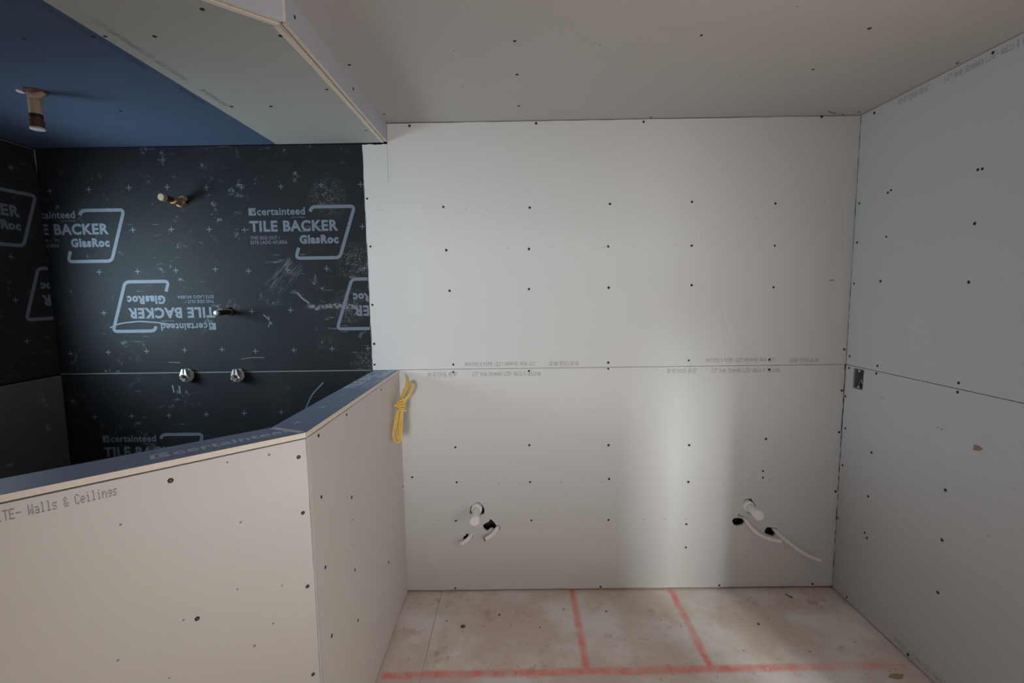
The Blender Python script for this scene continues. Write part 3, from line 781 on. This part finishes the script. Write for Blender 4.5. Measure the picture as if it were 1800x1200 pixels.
screws(SOFF, [(-0.662,1.428),(-0.672,1.787),(-0.668,2.223),(-0.952,1.932),(-0.80,1.296),(-1.018,1.419),(-1.156,1.414),(-1.103,1.926)], s_grey)
screws(SOFF, [(-1.394,1.419),(-1.19,1.414),(-1.564,1.952)], s_blue)
screws(SSIDE, [(1.429,2.407),(1.919,2.412)], sface)
zq = ZS - .0005
printing('board_print', [(BOARD_TEXT, (-1.128, 1.335, zq), Y1, X1, 0.36, 0.022), (DATE_TEXT, (-1.128, 1.77, zq), Y1, X1, 0.152, 0.022)], 'ink', s_grey)
printing('board_print', [(BOARD_TEXT, (-1.196, 1.24, zq), Y1, X1, 0.37, 0.018), (DATE_TEXT, (-1.196, 1.75, zq), Y1, X1, 0.152, 0.018)], 'ink_blue', s_blue)

# ---- half wall of the shower
wall_p = struct('wall_partition', label='chest-high angled half wall in front of the shower')
TH = 0.127; LF = 1.02
ix = XW - TH; iy = YB + TH * (1 - sa) / ca - 0.0          # inner corner, mitred
k_ = TH * math.tan((math.pi / 2 - A) / 2)
inner = Vector((XW - TH, YB + k_ , 0))
fe = Vector((XW, YB, 0)) - Vector((ca, sa, 0)) * LF
fi = fe + Vector((-sa, ca, 0)) * TH
bm = bmesh.new()           # framing inside
core = [(XW - .0135, YB + .008), (XW - .0135, D - .001), (XW - TH + .013, D - .001), (XW - TH + .013, inner.y + .006), (fi.x + .012, fi.y - .006), (fe.x + .014, fe.y + .014)]
slab(bm, Fr((0, 0, 1.205), (1, 0, 0), (0, 1, 0), (0, 0, 1)), core, 1.195); build('framing', bm, ['wood', 'wood'], wall_p)
hs = board('drywall_panel', HSIDE, [(YB + .015, .008), (D - .001, .008), (D - .001, 1.2085)] + rag((D - .001, 1.2085), (YB + .0135, 1.207), 10, .0008, 51) + rag((YB + .0135, 1.207), (YB + .015, .008), 60, .0013, 52), ['dry_side', 'core_white'], wall_p, label='cream drywall sheet on the side of the half wall')
hf = board('drywall_panel', HFRONT, [(-LF, .008), (-.0022, .008)] + rag((-.0022, .008), (-.0022, 1.207), 30, .0005, 53) + [(-.0022, 1.207), (-LF, 1.2065)], ['dry_side', 'core_white'], wall_p, label='cream drywall sheet on the angled front of the half wall')
bm = bmesh.new(); pa = HFRONT.p(-.0006, 0, -.0008); pb = Vector((XW - .0008, YB + .0115, 0)); pc = Vector((XW - .0125, YB + .0115, 0))
cr_ = Vector((XW - .0012, YB - .0004, 0)); pd = HFRONT.p(-.0006, 0, -.0110)
pl = [pa, cr_, pb, pc, pd]
lo = [bm.verts.new(p + Vector((0, 0, .008))) for p in pl]; hi = [bm.verts.new(p + Vector((0, 0, 1.207))) for p in pl]
bm.faces.new(lo); bm.faces.new(hi)
for i in range(5): bm.faces.new([lo[i], lo[(i + 1) % 5], hi[(i + 1) % 5], hi[i]])
build('corner_edge', bm, 'core_white', wall_p, label='white cut gypsum edge down the corner')
ISIDE = Fr((XW - TH, 0, 0), (0, 1, 0), (0, 0, 1), (-1, 0, 0))
board('backer_panel', ISIDE, rect(inner.y + .002, .01, D - .001, 1.207), ['backer_left', 'core'], wall_p)
IFRONT = Fr((inner.x, inner.y, 0), (ca, sa, 0), (0, 0, 1), (-sa, ca, 0))
board('backer_panel', IFRONT, rect(-LF + .02, .01, -.002, 1.207), ['backer_left', 'core'], wall_p)
g = .0012
cap_side = board('cap_panel', CAPF, [(XW + .001, YB - .001 + g), (XW + .001, D - .001), (XW - TH, D - .001), (XW - TH, inner.y + g)], ['cap', 'core'], wall_p, (), .0150, 0.0, 'slate cap strip running to the back wall')
d_ = Vector((ca, sa, 0))
cap_front = board('cap_panel', CAPF, [(XW + .001 - g, YB - .001 - g), (inner.x, inner.y - g), (fi.x, fi.y), (fe.x, fe.y)], ['cap', 'core'], wall_p, (), .0150, 0.0, 'slate cap strip along the angled front')
cap_end = Fr(fe, (-sa, ca, 0), (0, 0, 1), (-ca, -sa, 0))
board('drywall_panel', cap_end, rect(0, .008, TH, 1.208), ['dry_side', 'core_white'], wall_p)
# printing on the caps
zc_ = HW + .0006
bm = bmesh.new()
pM = [Vector((inner.x + .006, inner.y - .008, zc_)), Vector((XW - .012, YB + .0, zc_))]
u_ = (pM[1] - pM[0]).normalized(); s_ = Vector((-u_.y, u_.x, 0)) * .0085
bm.faces.new([bm.verts.new(p) for p in (pM[0] + s_, pM[1] + s_, pM[1] - s_, pM[0] - s_)])
flat_obj('printed_line', bm, 'print_cap', cap_front)
bm = bmesh.new()
nn_ = Vector((-sa, ca, 0)); mid = Vector((XW, YB, 0)) + nn_ * .038
oo = Vector((mid.x, mid.y, zc_))
letters(bm, 'certainteed', oo, d_, nn_, -0.305, -0.02, 0.0, 0.042, bold=.022, clip=lambda a, b: a < -.03 and b < .062 and b > -.03)
for x0, y0, x1, y1 in ((-.352, 0, -.342, .040), (-.342, .031, -.313, .040), (-.342, 0, -.313, .008), (-.334, .012, -.318, .027), (-.321, .008, -.313, .016)):
    bm.faces.new([bm.verts.new(oo + d_ * a + nn_ * b) for a, b in ((x0, y0), (x1, y0), (x1, y1), (x0, y1))])
letters(bm, 'SAINT-GOBAIN', oo, d_, nn_, -0.10, -0.03, -0.018, 0.007)
flat_obj('printed_mark', bm, 'print_cap', cap_front)
bm = bmesh.new(); os_ = Vector((0, 0, zc_))
for a, b in ((-.681, 1.412), (-.679, 1.613), (-.679, 1.805)): cross(bm, os_, X1, Y1, a, b, .017, .005)
flat_obj('printed_cross', bm, 'print_cap', cap_side)
bm = bmesh.new()
letters(bm, 'TILE BAC', os_ + Vector((-.676, 1.93, 0)), Y1, X_1, 0, .34, 0, .05, bold=.035)
letters(bm, 'THIS SIDE OUT /', os_ + Vector((-.640, 1.93, 0)), Y1, X_1, 0, .148, 0, .0165, bold=.012)
letters(bm, 'ESTE LADO AFUERA', os_ + Vector((-.617, 1.93, 0)), Y1, X_1, 0, .186, 0, .0165, bold=.012)
letters(bm, 'GlasRoc', os_ + Vector((-.625, 2.178, 0)), Y1, X_1, 0, .196, 0, .038, bold=.05)
flat_obj('printed_mark', bm, 'print_cap', cap_side)
screws(HFRONT, [(-0.321,1.176),(-0.024,1.159),(-0.022,0.992),(-0.022,0.766),(-0.022,0.485),(-0.293,0.803)], hf, SCREW_BIG)
marks(HFRONT, [(-0.321, .814), (-.20, 1.19), (-.10, 1.185), (-.42, 1.1), (-.18, 1.02), (-.20, .84), (-.12, .70), (-.36, .68), (-.45, .78), (-.09, .80), (-.17, .66)], hf, .0042, 'ink')
screws(HSIDE, [(1.392,1.191),(1.632,1.192),(1.387,0.998),(1.64,0.882),(1.636,0.605),(2.065,0.374),(1.639,0.402),(1.386,0.769),(1.403,0.525),(2.067,1.19),(2.388,0.604)], hs)
marks(HSIDE, [(2.055, .807), (1.64, .797), (1.62, .80), (1.635, .70), (1.60, .90), (2.0, .68), (2.2, .8)], hs, .0042, 'ink')
oh = HFRONT.p(0, 0, .0004)
printing('board_print', [(BOARD_TEXT, oh + HFRONT.u * -0.7857 + ZU * 1.171, HFRONT.u, ZU, 0.3650, 0.023)], 'ink_dark', hf)

# ================================================================== THINGS
def end_ring(bm, rings, inset, depth, mi_rim, mi_in):
    """an open tube end: rim and dark bore"""
    last = rings[-1]; c = sum((v.co for v in last), Vector()) / len(last); d = (c - sum((v.co for v in rings[-2]), Vector()) / len(last)).normalized()
    r1 = [bm.verts.new(c + (v.co - c) * inset) for v in last]; r2 = [bm.verts.new(v.co - d * depth) for v in r1]
    n = len(last)
    for k in range(n):
        bm.faces.new([last[k], last[(k + 1) % n], r1[(k + 1) % n], r1[k]]).material_index = mi_rim
        bm.faces.new([r1[k], r1[(k + 1) % n], r2[(k + 1) % n], r2[k]]).material_index = mi_in
    bm.faces.new(r2).material_index = mi_in


def drain(x, z, out, label):
    t = thing('drain_pipe', label, 'pipe', (x, D, z), 'capped drain pipes of the vanity wall')
    bm = bmesh.new(); lathe(bm, (x, D + .06, z), (0, -1, 0), [(0, .0215), (.06 + out - .004, .0215)], 28); mesh_smooth(build('pipe', bm, 'pvc', t))
    bm = bmesh.new(); lathe(bm, (x, D + .05, z), (0, -1, 0), [(0, .029), (.063, .029), (.066, .027), (.066, .022)], 28); mesh_smooth(build('coupling', bm, 'pvc', t))
    bm = bmesh.new(); lathe(bm, (x, D - out + .032, z), (0, -1, 0), [(0, .0216), (.001, .0246), (.030, .0246), (.0325, .0230), (.033, .0)], 28); mesh_smooth(build('cap', bm, 'pvc', t))


drain(-0.2195, 0.469, .139, 'capped white drain pipe near the half wall, left of the two')
drain(1.2235, 0.471, .116, 'capped white drain pipe near the right corner, right of the two')


def pex(pts, rad, label, group, rim='pex_ring', straight=None):
    t = thing('supply_pipe', label, 'pipe', (pts[-2][0], D, pts[-2][2]), group)
    bm = bmesh.new(); r = tube(bm, pts, rad, 14, 0, False, sub=5)
    bm.faces.new(list(reversed(r[0])))
    build('tube', bm, 'pex', t)
    bm = bmesh.new(); last = [v.copy() for v in pts[-2:]] if False else None
    a, b = Vector(pts[-2]), Vector(pts[-1]); d = (b - a).normalized()
    rr = tube(bm, [b - d * .006, b + d * .0015], rad * 1.04, 14, 0, False, sub=1)
    bm.faces.new(list(reversed(rr[0]))); end_ring(bm, rr, .72, .006, 0, 1)
    build('cut_end', bm, [rim, 'pex_in' if rim == 'pex_ring' else 'pex'], t)


PA = [(-0.2523,2.425,0.3129),(-0.2529,2.4,0.3232),(-0.2636,2.382,0.3139),(-0.2836,2.368,0.3027),(-0.3068,2.358,0.2958)]
PB = [(-0.1064,2.425,0.3599),(-0.1116,2.4,0.3602),(-0.1294,2.382,0.3444),(-0.153,2.366,0.331),(-0.1796,2.355,0.3215)]
PC = [(1.165,2.445,0.388),(1.19,2.436,0.396),(1.2095,2.418,0.3975),(1.215,2.4,0.3878),(1.2343,2.382,0.362),(1.2675,2.368,0.3311),(1.3138,2.358,0.3109),(1.3786,2.35,0.2958)]
PD = [(1.373,2.425,0.3348),(1.378,2.4,0.3255),(1.4065,2.384,0.2988),(1.4556,2.372,0.2605),(1.5238,2.362,0.2147),(1.5907,2.352,0.1883)]
pex(PA, .0112, 'short white supply tube below the left drain pipe, its cut end hidden', 'white water supply tubes', 'pex')
pex(PB, .0108, 'short white supply tube with open dark end, right of the left drain pipe', 'white water supply tubes')
pex(PC, .0100, 'bent white supply tube of middle length under the right drain pipe', 'white water supply tubes', 'pex')
pex(PD, .0095, 'longest white supply tube, drooping towards the right corner', 'white water supply tubes', 'pex')

# ---- bundled yellow cable
t = thing('electrical_cable', 'yellow electrical cable bundled and tied, hanging at the half wall corner', 'cable', (-0.574, D, 1.20))
dx = Vector((.012, -.012, 0))
sh = lambda L: [Vector(p) + dx for p in L]
tail = [(-0.574,2.41,1.2075),(-0.5717,2.385,1.1911),(-0.5701,2.36,1.1573),(-0.577,2.335,1.1244),(-0.5839,2.3,1.0973),(-0.5833,2.27,1.0699)]
lA = [(-0.5846,2.265,1.0769),(-0.5695,2.29,1.1138),(-0.5535,2.3,1.1489),(-0.5386,2.3,1.1689),(-0.528,2.29,1.165),(-0.5253,2.275,1.148),(-0.535,2.265,1.1275),(-0.553,2.255,1.1073),(-0.5666,2.25,1.0831),(-0.5702,2.25,1.0633)]
lA2 = [(-0.5929,2.275,1.0717),(-0.5817,2.305,1.1135),(-0.5642,2.31,1.1527),(-0.5464,2.31,1.1727),(-0.5299,2.3,1.1745),(-0.5216,2.285,1.1545),(-0.5305,2.27,1.1264),(-0.5487,2.26,1.1033),(-0.5625,2.255,1.0762),(-0.5648,2.25,1.0575)]
lB1 = [(-0.5779,2.26,1.0723),(-0.5856,2.24,1.0348),(-0.592,2.215,0.9909),(-0.5966,2.195,0.9547),(-0.5948,2.185,0.9353),(-0.5859,2.18,0.9201),(-0.5761,2.185,0.9239),(-0.5724,2.195,0.9432),(-0.5715,2.21,0.9921),(-0.5702,2.235,1.0416),(-0.5672,2.25,1.0689)]
lB2 = [(-0.5852,2.255,1.0679),(-0.5926,2.235,1.0362),(-0.5979,2.205,0.9854),(-0.5996,2.185,0.9522),(-0.5925,2.175,0.9273),(-0.5781,2.17,0.9176),(-0.5684,2.175,0.9187),(-0.5621,2.185,0.935),(-0.5612,2.2,0.9808),(-0.5639,2.23,1.0287),(-0.5673,2.25,1.0661)]
lB3 = [(-0.5758,2.262,1.0661),(-0.5816,2.245,1.0249),(-0.5832,2.222,0.9803),(-0.5845,2.2,0.9474),(-0.5774,2.19,0.9251),(-0.569,2.19,0.9279),(-0.5672,2.2,0.9668),(-0.5672,2.23,1.0146),(-0.5659,2.255,1.062)]
R_ = .0052
bm = bmesh.new(); tube(bm, sh(tail[1:]), R_, 8, sub=4); build('hanging_end', bm, 'yellow', t)
bm = bmesh.new(); tube(bm, [Vector(tail[0]), Vector(tail[1]) + dx * .6, Vector(tail[1]) + dx], R_ * .9, 8, sub=3); build('faded_end', bm, 'yellow_tip', t, label='faded end of the cable at the wall')
for L in (lA, lA2):
    bm = bmesh.new(); tube(bm, sh(L), R_, 8, sub=4); build('upper_loop', bm, 'yellow', t)
for L in (lB1, lB2, lB3):
    bm = bmesh.new(); tube(bm, sh(L), R_, 8, sub=4); build('lower_loop', bm, 'yellow', t)
for i, (cz, tilt) in enumerate(((1.094, .35), (1.083, .15), (1.072, -.1), (1.061, -.3), (1.051, -.15))):
    c = Vector((-0.577 + .0015 * i, 2.262 - .004 * i, cz)) + dx; pts = []
    for k in range(15):
        a = 2 * math.pi * k / 12
        pts.append(c + Vector((.0175 * math.cos(a), .016 * math.sin(a), tilt * .018 * math.cos(a) + .0006 * k)))
    bm = bmesh.new(); tube(bm, pts, R_, 8, sub=2); build('tie_wrap', bm, 'yellow', t)
bm = bmesh.new(); tube(bm, sh([(-0.566, 2.25, 1.066), (-0.583, 2.247, 1.072), (-0.594, 2.242, 1.078), (-0.604, 2.236, 1.083)]), R_, 8, sub=3); build('loose_end', bm, 'yellow', t)

# ---- pipe ends in the shower
t = thing('shower_head_stub', 'rough copper pipe stub hanging from the blue shower ceiling', 'pipe', (-1.722, 1.765, ZS))
o = Vector((-1.722, 1.765, ZS))
bm = bmesh.new(); lathe(bm, o + Vector((0, 0, .02)), (0, 0, -1), [(0, .020), (.100, .0185)], 16, 0, .05); mesh_smooth(build('pipe', bm, 'putty', t))
bm = bmesh.new(); lathe(bm, o + Vector((0, 0, -.078)), (0, 0, -1), [(0, .0192), (.012, .0192)], 16); mesh_smooth(build('band', bm, 'blackpipe', t, label='black band round the pipe'))
bm = bmesh.new(); lathe(bm, o + Vector((0, 0, -.090)), (0, 0, -1), [(0, .018), (.010, .0185), (.010, .0205), (.034, .021), (.035, .018)], 16, 0, .05); build('threaded_end', bm, 'copper_dark', t)
bm = bmesh.new(); lathe(bm, o + Vector((0, 0, -.125)), (0, 0, -1), [(0, .0215), (.006, .0215), (.007, .017)], 16); mesh_smooth(build('end_cap', bm, 'plastic', t))
bm = bmesh.new(); lathe(bm, o + Vector((.010, .0, .004)), (0, 0, -1), [(0, .040), (.008, .036), (.012, .022)], 9, 0, .25, 4); build('ear_fitting', bm, 'copper_dark', t)
bm = bmesh.new(); tube(bm, [o + Vector((.0, -.004, -.018)), o + Vector((.028, -.004, -.012)), o + Vector((.042, -.004, -.002))], [.017, .016, .013, .010], 10, sub=2); build('side_outlet', bm, 'putty', t)
bm = bmesh.new(); lathe(bm, o + Vector((-.040, -.005, .0)), (0, 0, -1), [(0, .014), (.003, .012)], 7, 0, .4, 9); build('torn_paper', bm, 'dry', t)

t = thing('shower_arm_stub', 'rusty brown copper pipe stub with pale cap high on charcoal shower wall', 'pipe', (-1.665, D, 2.087))
o = Vector((-1.665, D, 2.087))
bm = bmesh.new(); lathe(bm, o + Vector((0, .05, 0)), (0, -1, 0), [(0, .0125), (.175, .0125)], 14, 0, .04); mesh_smooth(build('pipe', bm, 'copper_dark', t))
bm = bmesh.new(); lathe(bm, o + Vector((.004, .005, -.004)), (0, -1, 0), [(0, .024), (.018, .022), (.024, .017), (.062, .0165), (.066, .013)], 12, 0, .14, 3); build('solder_joint', bm, 'copper', t)
bm = bmesh.new(); lathe(bm, o + Vector((0, -.108, 0)), (0, -1, 0), [(0, .014), (.003, .0175), (.022, .0175), (.026, .014)], 16); mesh_smooth(build('end_cap', bm, 'putty', t))
bm = bmesh.new(); lathe(bm, o + Vector((.022, .003, .016)), (0, -1, 0), [(0, .012), (.010, .008)], 6, 0, .3, 5); build('torn_paper', bm, 'putty', t)

t = thing('pipe_stub', 'short black pipe stub poking from ragged hole in charcoal shower wall', 'pipe', (-1.461, D, 1.535))
o = Vector((-1.461, D, 1.535))
bm = bmesh.new(); lathe(bm, o + Vector((0, .05, 0)), (0, -1, 0), [(0, .0125), (.150, .0125)], 14); mesh_smooth(build('pipe', bm, 'blackpipe', t))
bm = bmesh.new(); lathe(bm, o + Vector((0, -.099, 0)), (0, -1, 0), [(0, .0132), (.012, .0132), (.0135, .011)], 14); mesh_smooth(build('end_cap', bm, 'steel', t))
bm = bmesh.new(); lathe(bm, o + Vector((0, .002, 0)), (0, -1, 0), [(0, .019), (.010, .018), (.012, .014)], 12, 0, .1); build('collar', bm, 'copper_dark', t)


def valve(x, z, label, seed):
    r = random.Random(seed); t = thing('shower_valve_stub', label, 'valve', (x, D, z), 'valve stubs on the shower wall joint')
    o = Vector((x, D, z))
    bm = bmesh.new(); lathe(bm, o + Vector((0, .02, 0)), (0, -1, 0), [(0, .026), (.024, .026), (.028, .034), (.031, .034), (.033, .028)], 9, 0, .08, seed); build('collar', bm, 'plastic', t)
    bm = bmesh.new(); lathe(bm, o + Vector((0, -.010, -.006)), (0, -1, 0), [(0, .024), (.026, .023), (.030, .019)], 6, 0, .04, seed); build('hex_nut', bm, 'chrome', t)
    bm = bmesh.new(); lathe(bm, o + Vector((0, -.030, .0)), (0, -1, 0), [(0, .009), (.030, .009), (.032, .007)], 12); mesh_smooth(build('stem', bm, 'brass', t))
    for s, a in ((-1, .5), (1, -.35)):
        bm = bmesh.new(); c = o + Vector((s * .011, -.030, .014))
        b = [c + Vector((-.009, .014, -.012)), c + Vector((.009, .014, -.012)), c + Vector((.008, -.014, -.012)), c + Vector((-.008, -.014, -.012))]
        tp = [c + Vector((-s * .004 - .003, .010, .022)), c + Vector((-s * .004 + .003, .010, .022)), c + Vector((-s * .004 + .003, -.008, .020)), c + Vector((-s * .004 - .003, -.008, .020))]
        vb = [bm.verts.new(q) for q in b]; vt = [bm.verts.new(q) for q in tp]
        bm.faces.new(vb); bm.faces.new(vt)
        for i in range(4): bm.faces.new([vb[i], vb[(i + 1) % 4], vt[(i + 1) % 4], vt[i]])
        build('wing', bm, 'chrome' if s < 0 else 'steel', t)
    bm = bmesh.new(); tube(bm, [o + Vector((-.026, -.022, -.014)), o + Vector((0, -.034, -.024)), o + Vector((.026, -.022, -.012))], [.006] * 9, 8, sub=3); build('lower_lip', bm, 'plastic', t)


valve(-1.699, 1.213, 'shiny metal valve stub on the black joint, left of the two', 3)
valve(-1.437, 1.209, 'shiny metal valve stub on the black joint, right of the two', 8)

# ---- outlet box in the right wall
t = thing('outlet_box', 'open electrical outlet box with loose wires in the right wall', 'outlet box', (XR, 2.305, 1.166))
y0, y1, z0, z1 = 2.276, 2.333, 1.120, 1.212
bm = bmesh.new()
for lo, hi in (((y0 - .003, z0), (y0, z1)), ((y1, z0), (y1 + .003, z1)), ((y0 - .003, z0 - .003), (y1 + .003, z0)), ((y0 - .003, z1), (y1 + .003, z1 + .003))):
    box(bm, (XR + .001, lo[0], lo[1]), (XR + .058, hi[0], hi[1]))
box(bm, (XR + .056, y0 - .003, z0 - .003), (XR + .060, y1 + .003, z1 + .003)); build('box', bm, 'steel', t)
for z in (z0 + .006, z1 - .006):
    bm = bmesh.new(); lathe(bm, (XR + .004, (y0 + y1) / 2, z), (-1, 0, 0), [(0, .0075), (.004, .0075), (.005, .004)], 10); build('mounting_ear', bm, 'chrome', t)
for pts, mt in (([(.055, 2.285, 1.20), (.03, 2.283, 1.17), (.012, 2.290, 1.150), (.012, 2.300, 1.140), (.02, 2.305, 1.146)], 'wire_black'), ([(.055, 2.290, 1.20), (.03, 2.292, 1.16), (.014, 2.285, 1.135), (.02, 2.281, 1.125)], 'wire_black'),
                ([(.055, 2.300, 1.20), (.03, 2.305, 1.17), (.010, 2.300, 1.160), (.010, 2.288, 1.145)], 'wire_white'), ([(.055, 2.31, 1.20), (.03, 2.312, 1.165), (.015, 2.318, 1.150), (.012, 2.31, 1.13)], 'wire_bare')):
    bm = bmesh.new(); tube(bm, [(XR + a, b, c) for a, b, c in pts], .0022, 8, sub=4); build('wire', bm, mt, t)

# ---- bits on the floor
t = thing('nail', 'small dark nail lying on the floor by the right corner', 'nail', (1.425, 2.335, 0))
bm = bmesh.new(); tube(bm, [(1.415, 2.350, .003), (1.432, 2.325, .003)], .0022, 8, sub=1); build('shank', bm, 'nail', t)
bm = bmesh.new(); lathe(bm, (1.4325, 2.3245, .0045), (.56, -.83, 0), [(0, .0045), (.0015, .0045)], 10); build('head', bm, 'nail', t)


def chip(name, x, y, pts, th, mat, label, cat, group=None):
    bm = bmesh.new(); slab(bm, Fr((0, 0, 0), (1, 0, 0), (0, 1, 0), (0, 0, 1)), [(a, b) for a, b in pts], th, (), th + .0002, (0, 0))
    me_o = build(name, bm, [mat], None)
    me_o.location = (x, y, 0); me_o['label'] = label; me_o['category'] = cat
    if group: me_o['group'] = group
    return me_o


chip('wood_chip', 1.572, 1.815, [(-.036, -.004), (-.01, -.016), (.02, -.010), (.036, .008), (.006, .012), (-.02, .008)], .003, 'chip', 'flat pale brown wood chip on floor near the right wall', 'chip')
r3 = random.Random(12)
spots = [(-.275, 2.13, .013, 'crumb', 'dark brown diamond shaped flake on the floor, largest of the flakes at left'), (-.10, 2.21, .008, 'crumb', 'small dark dirt flake on the floor below the left drain pipe'),
         (-.36, 2.17, .005, 'crumb', 'tiny dirt crumb on the floor beside the left panel seam'), (.10, 2.12, .004, 'crumb', 'tiny dirt crumb in the middle of the floor left of red line'),
         (.44, 2.23, .006, 'crumb', 'dark crumb on the floor between the two red cross lines'), (.66, 1.93, .005, 'crumb_white', 'white plaster crumb on the floor left of the right red line'),
         (1.16, 2.13, .008, 'crumb', 'grey brown crumb on the floor right of the right red line'), (1.06, 1.86, .008, 'crumb_white', 'white plaster fleck lying on the red front line')]
for x, y, s, mt, lb in spots:
    pts = [(s * r3.uniform(.7, 1.3) * math.cos(a), s * r3.uniform(.5, .9) * math.sin(a)) for a in (0, 1.1, 2.0, 3.1, 4.2, 5.2)]
    chip('plaster_crumb' if 'white' in mt else 'dirt_flake', x, y, pts, s * .35, mt, lb, 'debris', 'debris on the floor')
